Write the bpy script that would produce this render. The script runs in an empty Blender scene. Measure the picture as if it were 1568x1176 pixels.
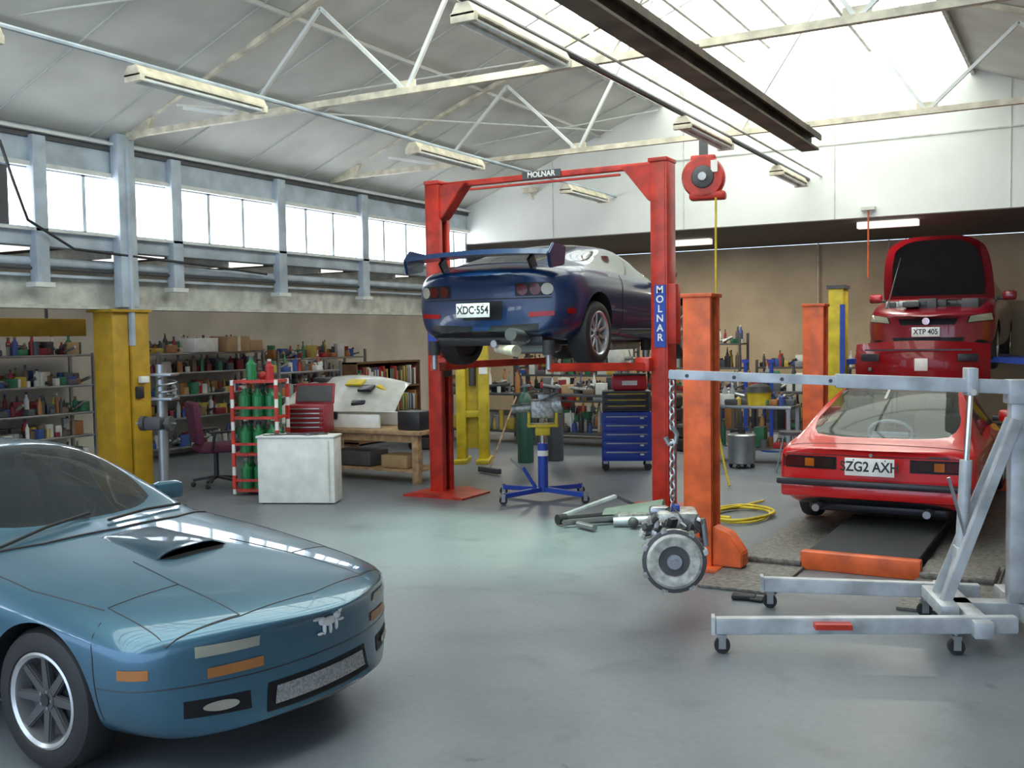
import bpy,bmesh,math,random
from mathutils import Vector,Matrix,Euler
from mathutils.bvhtree import BVHTree
random.seed(7)
rad=math.radians
scene=bpy.context.scene
scene.view_settings.view_transform='Standard'

# ---------------------------------------------------------------- materials
MATS={}
def mat(name,col,rough=.5,metal=0,coat=0,var=.12,scale=6,bump=0,emit=0,alpha=1,col2=None,flake=0):
    if name in MATS: return MATS[name]
    m=bpy.data.materials.new(name); m.use_nodes=True
    nt=m.node_tree; p=nt.nodes['Principled BSDF']
    tc=nt.nodes.new('ShaderNodeTexCoord'); n=nt.nodes.new('ShaderNodeTexNoise')
    n.inputs['Scale'].default_value=scale; n.inputs['Detail'].default_value=5
    nt.links.new(tc.outputs['Object'],n.inputs['Vector'])
    r=nt.nodes.new('ShaderNodeValToRGB')
    c2=col2 or tuple(c*(1-var) for c in col); c1=tuple(min(1,c*(1+var*.5)) for c in col)
    r.color_ramp.elements[0].position=.35; r.color_ramp.elements[1].position=.65
    r.color_ramp.elements[0].color=(*c2,1); r.color_ramp.elements[1].color=(*c1,1)
    nt.links.new(n.outputs['Fac'],r.inputs['Fac']); nt.links.new(r.outputs['Color'],p.inputs['Base Color'])
    p.inputs['Roughness'].default_value=rough; p.inputs['Metallic'].default_value=metal
    p.inputs['Coat Weight'].default_value=coat; p.inputs['Coat Roughness'].default_value=.04
    p.inputs['Alpha'].default_value=alpha
    if emit:
        p.inputs['Emission Color'].default_value=(*col,1); p.inputs['Emission Strength'].default_value=emit
    if bump:
        b=nt.nodes.new('ShaderNodeBump'); b.inputs['Strength'].default_value=bump; b.inputs['Distance'].default_value=.02
        nt.links.new(n.outputs['Fac'],b.inputs['Height']); nt.links.new(b.outputs['Normal'],p.inputs['Normal'])
    MATS[name]=m; return m

white=mat('white_paint',(.76,.77,.74),.55)
offwhite=mat('offwhite_paint',(.60,.60,.54),.55,var=.25)
cream=mat('cream_steel',(.72,.65,.50),.5,var=.3)
bluewhite=mat('pale_blue_paint',(.50,.57,.64),.55,var=.25,scale=3)
roofm=mat('roof_insulation',(.66,.66,.61),.7,var=.12,scale=1.5)
roofs=mat('roof_batten',(.55,.55,.51),.7,var=.12,scale=1.5)
gable=mat('gable_white',(.80,.80,.76),.7,var=.05,scale=1.5)
beige=mat('beige_wall',(.56,.45,.30),.8,var=.18,scale=1.2)
annexw=mat('annex_wall',(.70,.66,.56),.8,var=.15,scale=1.2)
darkceil=mat('dark_ceiling',(.13,.12,.11),.8)
black=mat('black_rubber',(.018,.018,.02),.6)
blackp=mat('black_plastic',(.025,.025,.03),.35)
darkg=mat('dark_grey',(.07,.07,.075),.5)
steel=mat('steel',(.38,.39,.40),.35,metal=.9)
alu=mat('cast_aluminium',(.46,.46,.44),.45,metal=.7,var=.45,scale=25,bump=.3)
chrome=mat('chrome',(.8,.8,.8),.12,metal=1)
galv=mat('crane_grey_paint',(.50,.53,.56),.4,metal=.3,var=.3)
red=mat('lift_red_paint',(.50,.03,.015),.4,var=.35)
orange=mat('orange_paint',(.76,.13,.03),.45,var=.3)
yellow=mat('yellow_paint',(.60,.45,.02),.5,var=.25)
mustard=mat('mustard_paint',(.46,.27,.015),.5,var=.18)
blue=mat('blue_paint',(.02,.06,.38),.4)
green=mat('bottle_green',(.02,.20,.07),.3)
dgreen=mat('dark_green',(.03,.10,.07),.4)
maroon=mat('maroon_fabric',(.10,.02,.045),.9)
wood=mat('plywood',(.42,.27,.14),.7,var=.35,scale=12)
dwood=mat('dark_wood',(.16,.08,.035),.6,var=.3)
card=mat('cardboard',(.42,.28,.15),.9)
plate=mat('plate_white',(.85,.85,.82),.4)
amber=mat('amber_lens',(.85,.22,.02),.2,coat=.5)
amber2=mat('faded_amber_lens',(.70,.30,.10),.25,coat=.5)
redlens=mat('red_lens',(.55,.01,.01),.15,coat=.6)
lens=mat('clear_lens',(.62,.60,.50),.12,coat=1)
silver=mat('silver_rim',(.62,.63,.65),.28,metal=.8)
meshm=mat('silver_mesh',(.66,.67,.70),.4,metal=.3,var=.35,scale=90)
tube_m=mat('fluorescent_tube',(.85,.9,.88),.3)
diffuser=mat('lamp_diffuser',(1,.96,.88),.5,emit=.9,var=0)
checker=mat('ramp_plate',(.19,.18,.165),.6,metal=.3,var=.4,scale=30,bump=.5)
matbl=mat('black_mat',(.03,.032,.037),.8)
pane=mat('window_daylight',(.93,.97,1.0),.5,emit=6.8,var=0)
sky=mat('skylight_panel',(.93,1.0,.93),.5,emit=3.6,var=.03,scale=2)
annex_fill=mat('annex_fill_glow',(1.0,.97,.90),.5,emit=1.4,var=.03,scale=2)  # glow for unseen panels added to brighten the annex
paintFC=mat('grey_teal_metallic',(.048,.135,.205),.32,metal=.5,coat=.8,var=.05)
paintFD=mat('navy_paint',(.002,.017,.070),.3,metal=0,coat=.5,var=.05)
paintR=mat('bright_red_paint',(.60,.008,.010),.3,coat=.8,var=.05)
paintDR=mat('dark_red_paint',(.20,.004,.012),.3,coat=.8,var=.05)
whitecar=mat('white_body_panel',(.78,.78,.74),.3,coat=.6)
beamm=mat('brown_steel',(.14,.105,.07),.6,var=.5,scale=3)
ink=mat('plate_ink',(.02,.02,.03),.5)

def glassmat(name,tint,alpha,coat=1,sp=.5):
    m=mat(name,tint,.04,coat=coat,var=0); q=m.node_tree.nodes['Principled BSDF']
    q.inputs['Alpha'].default_value=alpha; q.inputs['Specular IOR Level'].default_value=sp
    return m
glassD=glassmat('tinted_glass',(.015,.02,.025),.72)
glassL=glassmat('grey_glass',(.05,.06,.055),.45,0,.35)
colors=[mat('tub_%d'%i,c,.45) for i,c in enumerate([(.42,.03,.03),(.04,.08,.28),(.6,.6,.55),(.03,.03,.035),(.5,.36,.06),(.04,.18,.09),(.30,.31,.32),(.38,.16,.05),(.66,.66,.62),(.08,.09,.1),(.16,.11,.07),(.2,.02,.03),(.05,.05,.06),(.12,.12,.13)])]

# floor material
fm=bpy.data.materials.new('polished_concrete'); fm.use_nodes=True
nt=fm.node_tree; p=nt.nodes['Principled BSDF']; tc=nt.nodes.new('ShaderNodeTexCoord')
def noise(sc,det=6,dist=0):
    n=nt.nodes.new('ShaderNodeTexNoise'); n.inputs['Scale'].default_value=sc; n.inputs['Detail'].default_value=det
    n.inputs['Distortion'].default_value=dist; nt.links.new(tc.outputs['Object'],n.inputs['Vector']); return n
def ramp(a,b,c0,c1):
    r=nt.nodes.new('ShaderNodeValToRGB'); r.color_ramp.elements[0].position=a; r.color_ramp.elements[1].position=b
    r.color_ramp.elements[0].color=(*c0,1); r.color_ramp.elements[1].color=(*c1,1); return r
def mult(a,b,f):
    mx=nt.nodes.new('ShaderNodeMix'); mx.data_type='RGBA'; mx.blend_type='MULTIPLY'; mx.inputs[0].default_value=f
    nt.links.new(a,mx.inputs[6]); nt.links.new(b,mx.inputs[7]); return mx.outputs[2]
n1=noise(.55,9,.8); r1=ramp(.3,.7,(.135,.150,.172),(.205,.225,.248)); nt.links.new(n1.outputs['Fac'],r1.inputs['Fac'])
n2=noise(2.6,7,.5); r2=ramp(.56,.74,(1,1,1),(.70,.68,.66)); nt.links.new(n2.outputs['Fac'],r2.inputs['Fac'])
n5=noise(5.5,3,.2); r5=ramp(.70,.75,(1,1,1),(.50,.47,.45)); nt.links.new(n5.outputs['Fac'],r5.inputs['Fac'])
n6=noise(22,4,0); r6=ramp(.3,.75,(1,1,1),(.84,.84,.84)); nt.links.new(n6.outputs['Fac'],r6.inputs['Fac'])
o1=mult(r1.outputs['Color'],r2.outputs['Color'],.75); o1=mult(o1,r5.outputs['Color'],.6); o1=mult(o1,r6.outputs['Color'],.8)
nt.links.new(o1,p.inputs['Base Color'])
r3=ramp(.3,.7,(.32,.32,.32),(.48,.48,.48)); nt.links.new(n1.outputs['Fac'],r3.inputs['Fac']); nt.links.new(r3.outputs['Color'],p.inputs['Roughness'])
bb=nt.nodes.new('ShaderNodeBump'); bb.inputs['Strength'].default_value=.06; n4=noise(9,4); nt.links.new(n4.outputs['Fac'],bb.inputs['Height']); nt.links.new(bb.outputs['Normal'],p.inputs['Normal'])

# ---------------------------------------------------------------- builder
class B:
    def __init__(s,name): s.name=name; s.bm=bmesh.new(); s.mats=[]
    def mi(s,m):
        if m not in s.mats: s.mats.append(m)
        return s.mats.index(m)
    def add(s,t,m,M=None):
        if M is not None: t.transform(M)
        i=s.mi(m)
        for f in t.faces: f.material_index=i; f.smooth=True
        me=bpy.data.meshes.new('tmp'); t.to_mesh(me); t.free(); s.bm.from_mesh(me); bpy.data.meshes.remove(me)
    def box(s,c,d,m,bev=0,rot=(0,0,0),seg=2):
        t=bmesh.new(); bmesh.ops.create_cube(t,size=1); t.transform(Matrix.Diagonal((d[0],d[1],d[2],1)))
        if bev: bmesh.ops.bevel(t,geom=t.edges[:],offset=min(bev,min(d)*.45),segments=seg,affect='EDGES',profile=.5)
        s.add(t,m,Matrix.Translation(c)@Euler(rot).to_matrix().to_4x4()); return s
    def cyl(s,a,b,r,m,seg=16,r2=None,bev=0):
        a=Vector(a); b=Vector(b); v=b-a
        t=bmesh.new(); bmesh.ops.create_cone(t,cap_ends=True,segments=seg,radius1=r,radius2=r if r2 is None else r2,depth=v.length)
        s.add(t,m,Matrix.Translation((a+b)/2)@v.to_track_quat('Z','Y').to_matrix().to_4x4()); return s
    def beam(s,a,b,w,h,m,bev=0,up='Y'):
        a=Vector(a); b=Vector(b); v=b-a
        t=bmesh.new(); bmesh.ops.create_cube(t,size=1); t.transform(Matrix.Diagonal((w,h,v.length,1)))
        if bev: bmesh.ops.bevel(t,geom=t.edges[:],offset=bev,segments=2,affect='EDGES')
        s.add(t,m,Matrix.Translation((a+b)/2)@v.to_track_quat('Z',up).to_matrix().to_4x4()); return s
    def sph(s,c,r,m,sc=(1,1,1),u=16,v=10):
        t=bmesh.new(); bmesh.ops.create_uvsphere(t,u_segments=u,v_segments=v,radius=r)
        s.add(t,m,Matrix.Translation(c)@Matrix.Diagonal((*sc,1))); return s
    def lathe(s,prof,m,c=(0,0,0),axis='z',seg=32,closed=False,caps=True):
        t=bmesh.new(); rings=[]
        for a,r in prof:
            ring=[]
            for k in range(seg):
                th=2*math.pi*k/seg; cx,sx=math.cos(th)*r,math.sin(th)*r
                ring.append(t.verts.new({'z':(cx,sx,a),'x':(a,cx,sx),'y':(sx,a,cx)}[axis]))
            rings.append(ring)
        pr=list(zip(rings,rings[1:]))
        if closed: pr.append((rings[-1],rings[0]))
        for A,Bq in pr:
            for k in range(seg): t.faces.new((A[k],A[(k+1)%seg],Bq[(k+1)%seg],Bq[k]))
        if not closed and caps:
            for ring in (rings[0],rings[-1]):
                try: t.faces.new(ring)
                except: pass
        bmesh.ops.recalc_face_normals(t,faces=t.faces)
        s.add(t,m,Matrix.Translation(c)); return s
    def prism(s,pts,plane,a,b,m,bev=0):
        t=bmesh.new()
        f=lambda q,w:{'xz':(q[0],w,q[1]),'yz':(w,q[0],q[1]),'xy':(q[0],q[1],w)}[plane]
        A=[t.verts.new(f(q,a)) for q in pts]; C=[t.verts.new(f(q,b)) for q in pts]
        t.faces.new(A); t.faces.new(C[::-1]); n=len(pts)
        for i in range(n): t.faces.new((A[i],A[(i+1)%n],C[(i+1)%n],C[i]))
        bmesh.ops.recalc_face_normals(t,faces=t.faces)
        if bev: bmesh.ops.bevel(t,geom=t.edges[:],offset=bev,segments=2,affect='EDGES')
        s.add(t,m); return s
    def tube(s,pts,r,m,seg=8,closed=False):
        pts=[Vector(q) for q in pts]; t=bmesh.new(); rings=[]; n=len(pts); prev=None
        for i,q in enumerate(pts):
            if closed: tg=pts[(i+1)%n]-pts[i-1]
            else: tg=pts[min(i+1,n-1)]-pts[max(i-1,0)]
            if tg.length<1e-9: tg=Vector((0,0,1))
            tg.normalize()
            if prev is None:
                prev=tg.orthogonal().normalized()
            u=prev-tg*prev.dot(tg)
            if u.length<1e-6: u=tg.orthogonal()
            u.normalize(); prev=u; w=tg.cross(u)
            rings.append([t.verts.new(q+(u*math.cos(2*math.pi*k/seg)+w*math.sin(2*math.pi*k/seg))*r) for k in range(seg)])
        pr=list(zip(rings,rings[1:]))
        if closed: pr.append((rings[-1],rings[0]))
        for A,C in pr:
            for k in range(seg): t.faces.new((A[k],A[(k+1)%seg],C[(k+1)%seg],C[k]))
        if not closed:
            t.faces.new(rings[0][::-1]); t.faces.new(rings[-1])
        bmesh.ops.recalc_face_normals(t,faces=t.faces)
        s.add(t,m); return s
    def grid(s,G,m,th=0):
        t=bmesh.new(); V=[[t.verts.new(q) for q in row] for row in G]
        for i in range(len(V)-1):
            for j in range(len(V[0])-1): t.faces.new((V[i][j],V[i+1][j],V[i+1][j+1],V[i][j+1]))
        if th: bmesh.ops.solidify(t,geom=t.faces[:],thickness=th)
        bmesh.ops.recalc_face_normals(t,faces=t.faces)
        s.add(t,m); return s
    def obj(s,loc=(0,0,0),rz=0,parent=None,rot=None):
        me=bpy.data.meshes.new(s.name); s.bm.to_mesh(me); s.bm.free()
        for m in s.mats: me.materials.append(m)
        me.set_sharp_from_angle(angle=rad(35))
        o=bpy.data.objects.new(s.name,me); scene.collection.objects.link(o)
        o.location=loc; o.rotation_euler=rot if rot else (0,0,rz)
        if parent: o.parent=parent
        return o
def empty(name,loc,rz=0,rot=None):
    o=bpy.data.objects.new(name,None); scene.collection.objects.link(o); o.location=loc; o.rotation_euler=rot if rot else (0,0,rz)
    o.empty_display_size=.2; return o
def text(name,body,size,m,loc,rot,parent,ext=.002,font_scale=1):
    cu=bpy.data.curves.new(name,'FONT'); cu.body=body; cu.size=size; cu.extrude=ext; cu.align_x='CENTER'; cu.align_y='CENTER'; cu.offset=size*.02
    o=bpy.data.objects.new(name,cu); scene.collection.objects.link(o); o.location=loc; o.rotation_euler=rot
    cu.materials.append(m); o.parent=parent
    o.scale=(font_scale,1,1)
    return o

# ---------------------------------------------------------------- room
b=B('floor'); b.box((-4,7,-.1),(26,30,.2),fm); b.obj()
RY0,RY1=-6,15.8
def zr(x): return 4.15+.38*(min(x,-8-x)+10) # roof height, ridge at x=-4
b=B('ceiling')
def slab(b,x0,x1,m,th=.08,y0=RY0,y1=RY1,dz=0):
    b.prism([(x0,zr(x0)+dz),(x1,zr(x1)+dz),(x1,zr(x1)+th+dz),(x0,zr(x0)+th+dz)],'xz',y0,y1,m)
slab(b,-10.3,-6.2,roofm); slab(b,-1.5,2,roofm)
for x in (-8.6,-7.3):   # purlins
    b.box((x,(RY0+RY1)/2,zr(x)-.02),(.04,RY1-RY0,.04),roofs)
y=RY0+.6
while y<RY1:                      # cover strips running up the slope
    b.beam((-10,y,zr(-10)-.006),(-6.2,y,zr(-6.2)-.006),.010,.03,roofs,up='Y')
    y+=1.2
b.box((4,(RY0+RY1)/2,4.25),(4.2,RY1-RY0,.1),roofm)
b.obj()
b=B('skylight')
slab(b,-6.2,-4,sky,.05); slab(b,-4,-1.5,sky,.05)
for x in (-6.2,-5.85,-5.5,-5.15,-4.8,-4.4,-4.0,-2.9,-1.5):
    b.box((x,(RY0+RY1)/2,zr(x)-.04),(.045 if x not in(-6.2,-5.15) else .09,RY1-RY0,.08),offwhite)
y=RY0+.9
while y<RY1:
    b.beam((-6.2,y,zr(-6.2)-.02),(-4,y,zr(-4)-.02),.03,.03,white); b.beam((-4,y,zr(-4)-.02),(-1.5,y,zr(-1.5)-.02),.03,.03,white); y+=1.8
b.obj()
b=B('wall_back')   # gable bulkhead + recessed rear wall
b.prism([(-12.9,3.5),(6,3.5),(6,4.25),(2,4.2),(-4,zr(-4)+.02),(-10.3,4.1),(-12.9,4.1)],'xz',15.8,15.95,gable)
for x in (-8.2,-5.8,-3.4,-1.0,1.4): b.box((x,15.795,(3.5+zr(x))/2),(.012,.012,zr(x)-3.52),offwhite)
b.box((-3,15.79,4.62),(11.0,.012,.02),offwhite)
b.box((-3.4,20.1,1.75),(19,.2,3.5),beige)
b.box((-3.4,20,.06),(19,.03,.12),darkg)
b.obj()
b=B('ceiling_rear'); b.box((-3.4,17.97,3.56),(19,4.1,.1),darkceil); b.obj()
b=B('wall_annex'); b.box((-12.9,7,1.6),(.2,26,3.2),annexw); b.obj()
b=B('ceiling_annex'); b.box((-11.45,7,2.98),(2.75,26,.08),darkceil)
for i in range(14):
    b.beam((-12.8,-5+i*1.87,2.85),(-10.1,-5+i*1.87,2.85),.08,.14,offwhite)
    b.box((-11.4,-4.07+i*1.87,2.93),(1.0,1.2,.03),annex_fill)  # added fill-light panel, hidden behind the lower beam
b.obj()
b=B('steel_rail'); b.box((-11.3,6.0,1.99),(.18,5.2,.22),mustard,.01)
for y in (4.3,6.2,8.1): b.cyl((-11.3,y,2.08),(-11.3,y,2.95),.02,darkg,8)
b.obj()
b=B('wall_right'); b.box((6.1,7,2.1),(.2,26,4.3),annexw); b.obj()

# left clerestory wall
b=B('wall_left')
b.box((-10.05,4.9,3.93),(.16,21.8,.40),bluewhite)
b.box((-9.95,4.9,3.72),(.06,21.8,.05),white)
b.box((-9.93,4.9,4.08),(.10,21.8,.03),white); b.box((-9.955,4.9,4.03),(.03,21.8,.05),darkg)
b.box((-10.05,4.9,2.93),(.20,21.8,.16),bluewhite,.01)
b.box((-9.92,4.9,3.02),(.10,21.8,.03),white)
b.box((-10.2,4.9,2.36),(.14,21.8,.36),offwhite); b.box((-10.12,4.9,2.20),(.22,21.8,.04),offwhite)
b.box((-10.12,4.9,2.54),(.22,21.8,.03),bluewhite)
b.cyl((-10.02,-6,2.72),(-10.02,15.8,2.66),.05,bluewhite); b.cyl((-9.97,-6,2.62),(-9.97,15.8,2.6),.018,darkg,8)
ys=[7.07+1.87*i for i in range(-7,5)]
for yy in ys:
    b.box((-9.93,yy,3.22),(.12,.16,1.62),bluewhite,.008)
    b.box((-9.93,yy,2.43),(.16,.24,.05),white)
b.box((-10.05,6.55,3.3),(.1,.45,.8),darkg)
b.obj()
b=B('trim_1'); b.box((-9.88,8.15,3.2),(.14,.24,2.0),bluewhite,.01); b.box((-9.88,8.15,2.9),(.2,.05,2.3),bluewhite,.01); b.obj()
wi=1
for yy in ys:
    if yy+1.87>16: 
        L=15.8-yy
    else: L=1.87
    b=B('window_%d'%wi); wi+=1
    b.box((-10.06,yy+L/2,3.37),(.02,L-.12,.68),pane)
    for k in (0,1,2,3):
        q=yy+.02+k*(L-.04)/3
        b.box((-10.02,q,3.37),(.05,.045,.68),bluewhite)
    b.box((-10.02,yy+L/2,3.695),(.05,L-.1,.03),bluewhite); b.box((-10.02,yy+L/2,3.045),(.05,L-.1,.03),bluewhite)
    b.obj()
b=B('conduit'); b.tube([(-9.85,6.6,3.9),(-9.8,6.7,3.5),(-9.8,6.85,3.1),(-9.8,7.4,2.83),(-9.85,9.5,2.75),(-9.9,10.5,2.7)],.016,blackp); b.obj()

# steel column (mustard)
b=B('steel_column')
b.box((-10.0,8.0,1.09),(.34,.22,2.18),mustard,.012); b.box((-9.95,8.26,1.08),(.30,.26,2.16),mustard,.02)
b.box((-10,8.13,.02),(.55,.7,.04),mustard,.005); b.box((-9.78,8.2,1.2),(.05,.1,.14),blackp,.01); b.box((-9.76,8.25,1.35),(.06,.12,.08),white,.01)
b.box((-10,8.13,2.16),(.46,.56,.03),mustard)
b.obj()

# roof trusses
def truss(y):
    b=B('roof_truss')
    b.beam((-9.95,y,4.2),(1.95,y,4.2),.065,.065,cream)
    off=.16
    b.beam((-9.95,y,4.22),(-4,y,zr(-4)-off),.055,.055,cream); b.beam((1.95,y,4.22),(-4,y,zr(-4)-off),.055,.055,cream)
    bot=[-7.95,-5.85,-3.7,-1.6,.3]; top=[-8.9,-6.9,-4.8,-2.65,-.7,1.1]
    for i,x in enumerate(bot):
        for t in (top[i],top[i+1]): b.beam((x,y,4.2),(t,y,zr(t)-off),.036,.036,white)
    b.prism([(-9.98,4.12),(-9.5,4.18),(-9.4,4.36),(-9.98,4.28)],'xz',y-.02,y+.02,cream)
    for x in bot: b.box((x,y,4.24),(.22,.02,.12),cream)
    b.obj()
for y in (.6,4.4,8.2,12.0): truss(y)
b=B('roof_bracing')
for a,c in (((-9.9,4.4,4.3),(-6.2,8.2,5.45)),((-9.9,8.2,4.3),(-6.2,12,5.45)),((-9.9,12,4.3),(-6.2,15.7,5.45)),((-9.0,8.2,4.45),(-7.0,15.7,5.2))):
    b.cyl(a,c,.012,white,8)
b.obj()
b=B('overhead_beam')
b.box((-2.92,4.15,4.11),(.24,16.2,.03),beamm); b.box((-2.92,4.15,4.03),(.03,16.2,.14),beamm); b.box((-2.92,4.15,3.95),(.20,16.2,.025),beamm)
b.box((-3.04,4.15,4.08),(.02,16.2,.06),cream); b.box((-2.80,4.15,4.08),(.02,16.2,.06),beamm)
for y in (.6,4.4,8.2,12): b.box((-2.92,y,4.15),(.12,.1,.08),darkg)
b.obj()

# fluorescent lights
def fluoro(x,y0,y1,z=4.05,hang=True):
    b=B('fluorescent_light'); y=(y0+y1)/2; L=y1-y0
    b.prism([(x-.09,z-.02),(x-.05,z+.05),(x+.05,z+.05),(x+.09,z-.02)],'xz',y0,y1,cream)
    b.box((x,y,z-.03),(.19,L,.015),cream)
    for s in (-.055,.055): b.cyl((x+s,y0+.05,z-.06),(x+s,y1-.05,z-.06),.018,tube_m,12)
    for yy in (y0+.025,y1-.025): b.box((x,yy,z-.05),(.2,.05,.07),cream,.006)
    b.obj()
for a,c in ((3.2,4.7),(5.9,7.4),(9.9,11.4),(13.9,15.3)): fluoro(-7,a,c)
for a,c in ((6.0,7.5),(10.3,11.8),(14.0,15.4)): fluoro(-3.8,a,c)
b=B('lighting_conduit'); b.cyl((-7,-2,4.13),(-7,15.8,4.13),.022,bluewhite,8); b.cyl((-3.8,-2,4.13),(-3.8,15.8,4.13),.03,darkg,8); b.cyl((-3.6,4,4.16),(-3.6,15.8,4.16),.015,offwhite,8); b.obj()
for fx in (-2.75,-6.4,-9.6):  # rightmost fitting is real; the other two are added to brighten the rear wall
    b=B('fluorescent_light'); b.box((fx,16.5 if fx>-5 else 17.6,3.45),(.9,.16,.10),diffuser,.01); fl=b.obj()
    ld=bpy.data.lights.new('tube_glow','AREA'); ld.shape='RECTANGLE'; ld.size=.85; ld.size_y=.12; ld.energy=60; ld.color=(1,.93,.8)
    lo=bpy.data.objects.new('tube_glow',ld); scene.collection.objects.link(lo); lo.location=(fx,16.5 if fx>-5 else 17.6,3.39); lo.parent=fl
b=B('security_light'); b.box((-8.6,15.7,4.35),(.28,.12,.08),cream,.01); b.cyl((-8.6,15.75,4.3),(-8.6,15.8,4.2),.02,cream); b.obj()

# ---------------------------------------------------------------- wheels and cars
def wheel(parent,name,c,R,w,rr,side,rim=silver,spokes=5,sw=.07,dark=blackp,lipm=None):
    b=B(name); h=w/2
    prof=[(-h*.8,rr),(-h,rr+.012),(-h-.004,(rr+R)/2),(-h+.012,R-.018),(-h+.04,R-.002),(0,R),(h-.04,R-.002),(h-.012,R-.018),(h+.004,(rr+R)/2),(h,rr+.012),(h*.8,rr)]
    b.lathe(prof,black,axis='x',seg=48,caps=False)
    S=side
    b.lathe([(S*h*.96,rr+.006),(S*h*1.0,rr-.004),(S*h*.9,rr-.018),(S*h*.2,rr-.03)],lipm or rim,axis='x',seg=48,caps=False)
    b.cyl((S*h*.05,0,0),(S*h*.2,0,0),rr*.98,dark,32); b.cyl((-S*h*.8,0,0),(-S*h*.7,0,0),rr*.99,dark,32)
    b.cyl((S*h*.2,0,0),(S*h*.3,0,0),rr*.62,darkg,32)
    for k in range(spokes):
        M=Matrix.Rotation(2*math.pi*k/spokes,4,'X')
        t=bmesh.new(); bmesh.ops.create_cube(t,size=1)
        for v in t.verts:
            z=v.co.z; wdt=sw*(1.0 if z<0 else .75)
            v.co=Vector((S*(h*.55+(h*.12 if z>0 else 0))+v.co.x*.03, v.co.y*wdt, rr*.10 if z<0 else rr*.97))
        bmesh.ops.bevel(t,geom=t.edges[:],offset=.006,segments=2,affect='EDGES')
        b.add(t,rim,M)
    b.cyl((S*h*.2,0,0),(S*h*.75,0,0),rr*.24,rim,24); b.cyl((S*h*.7,0,0),(S*h*.82,0,0),rr*.13,dark,16)
    for k in range(5):
        a=2*math.pi*k/5; b.cyl((S*h*.6,math.cos(a)*rr*.18,math.sin(a)*rr*.18),(S*h*.79,math.cos(a)*rr*.18,math.sin(a)*rr*.18),.008,steel,6)
    b.obj(loc=c,parent=parent)

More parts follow.
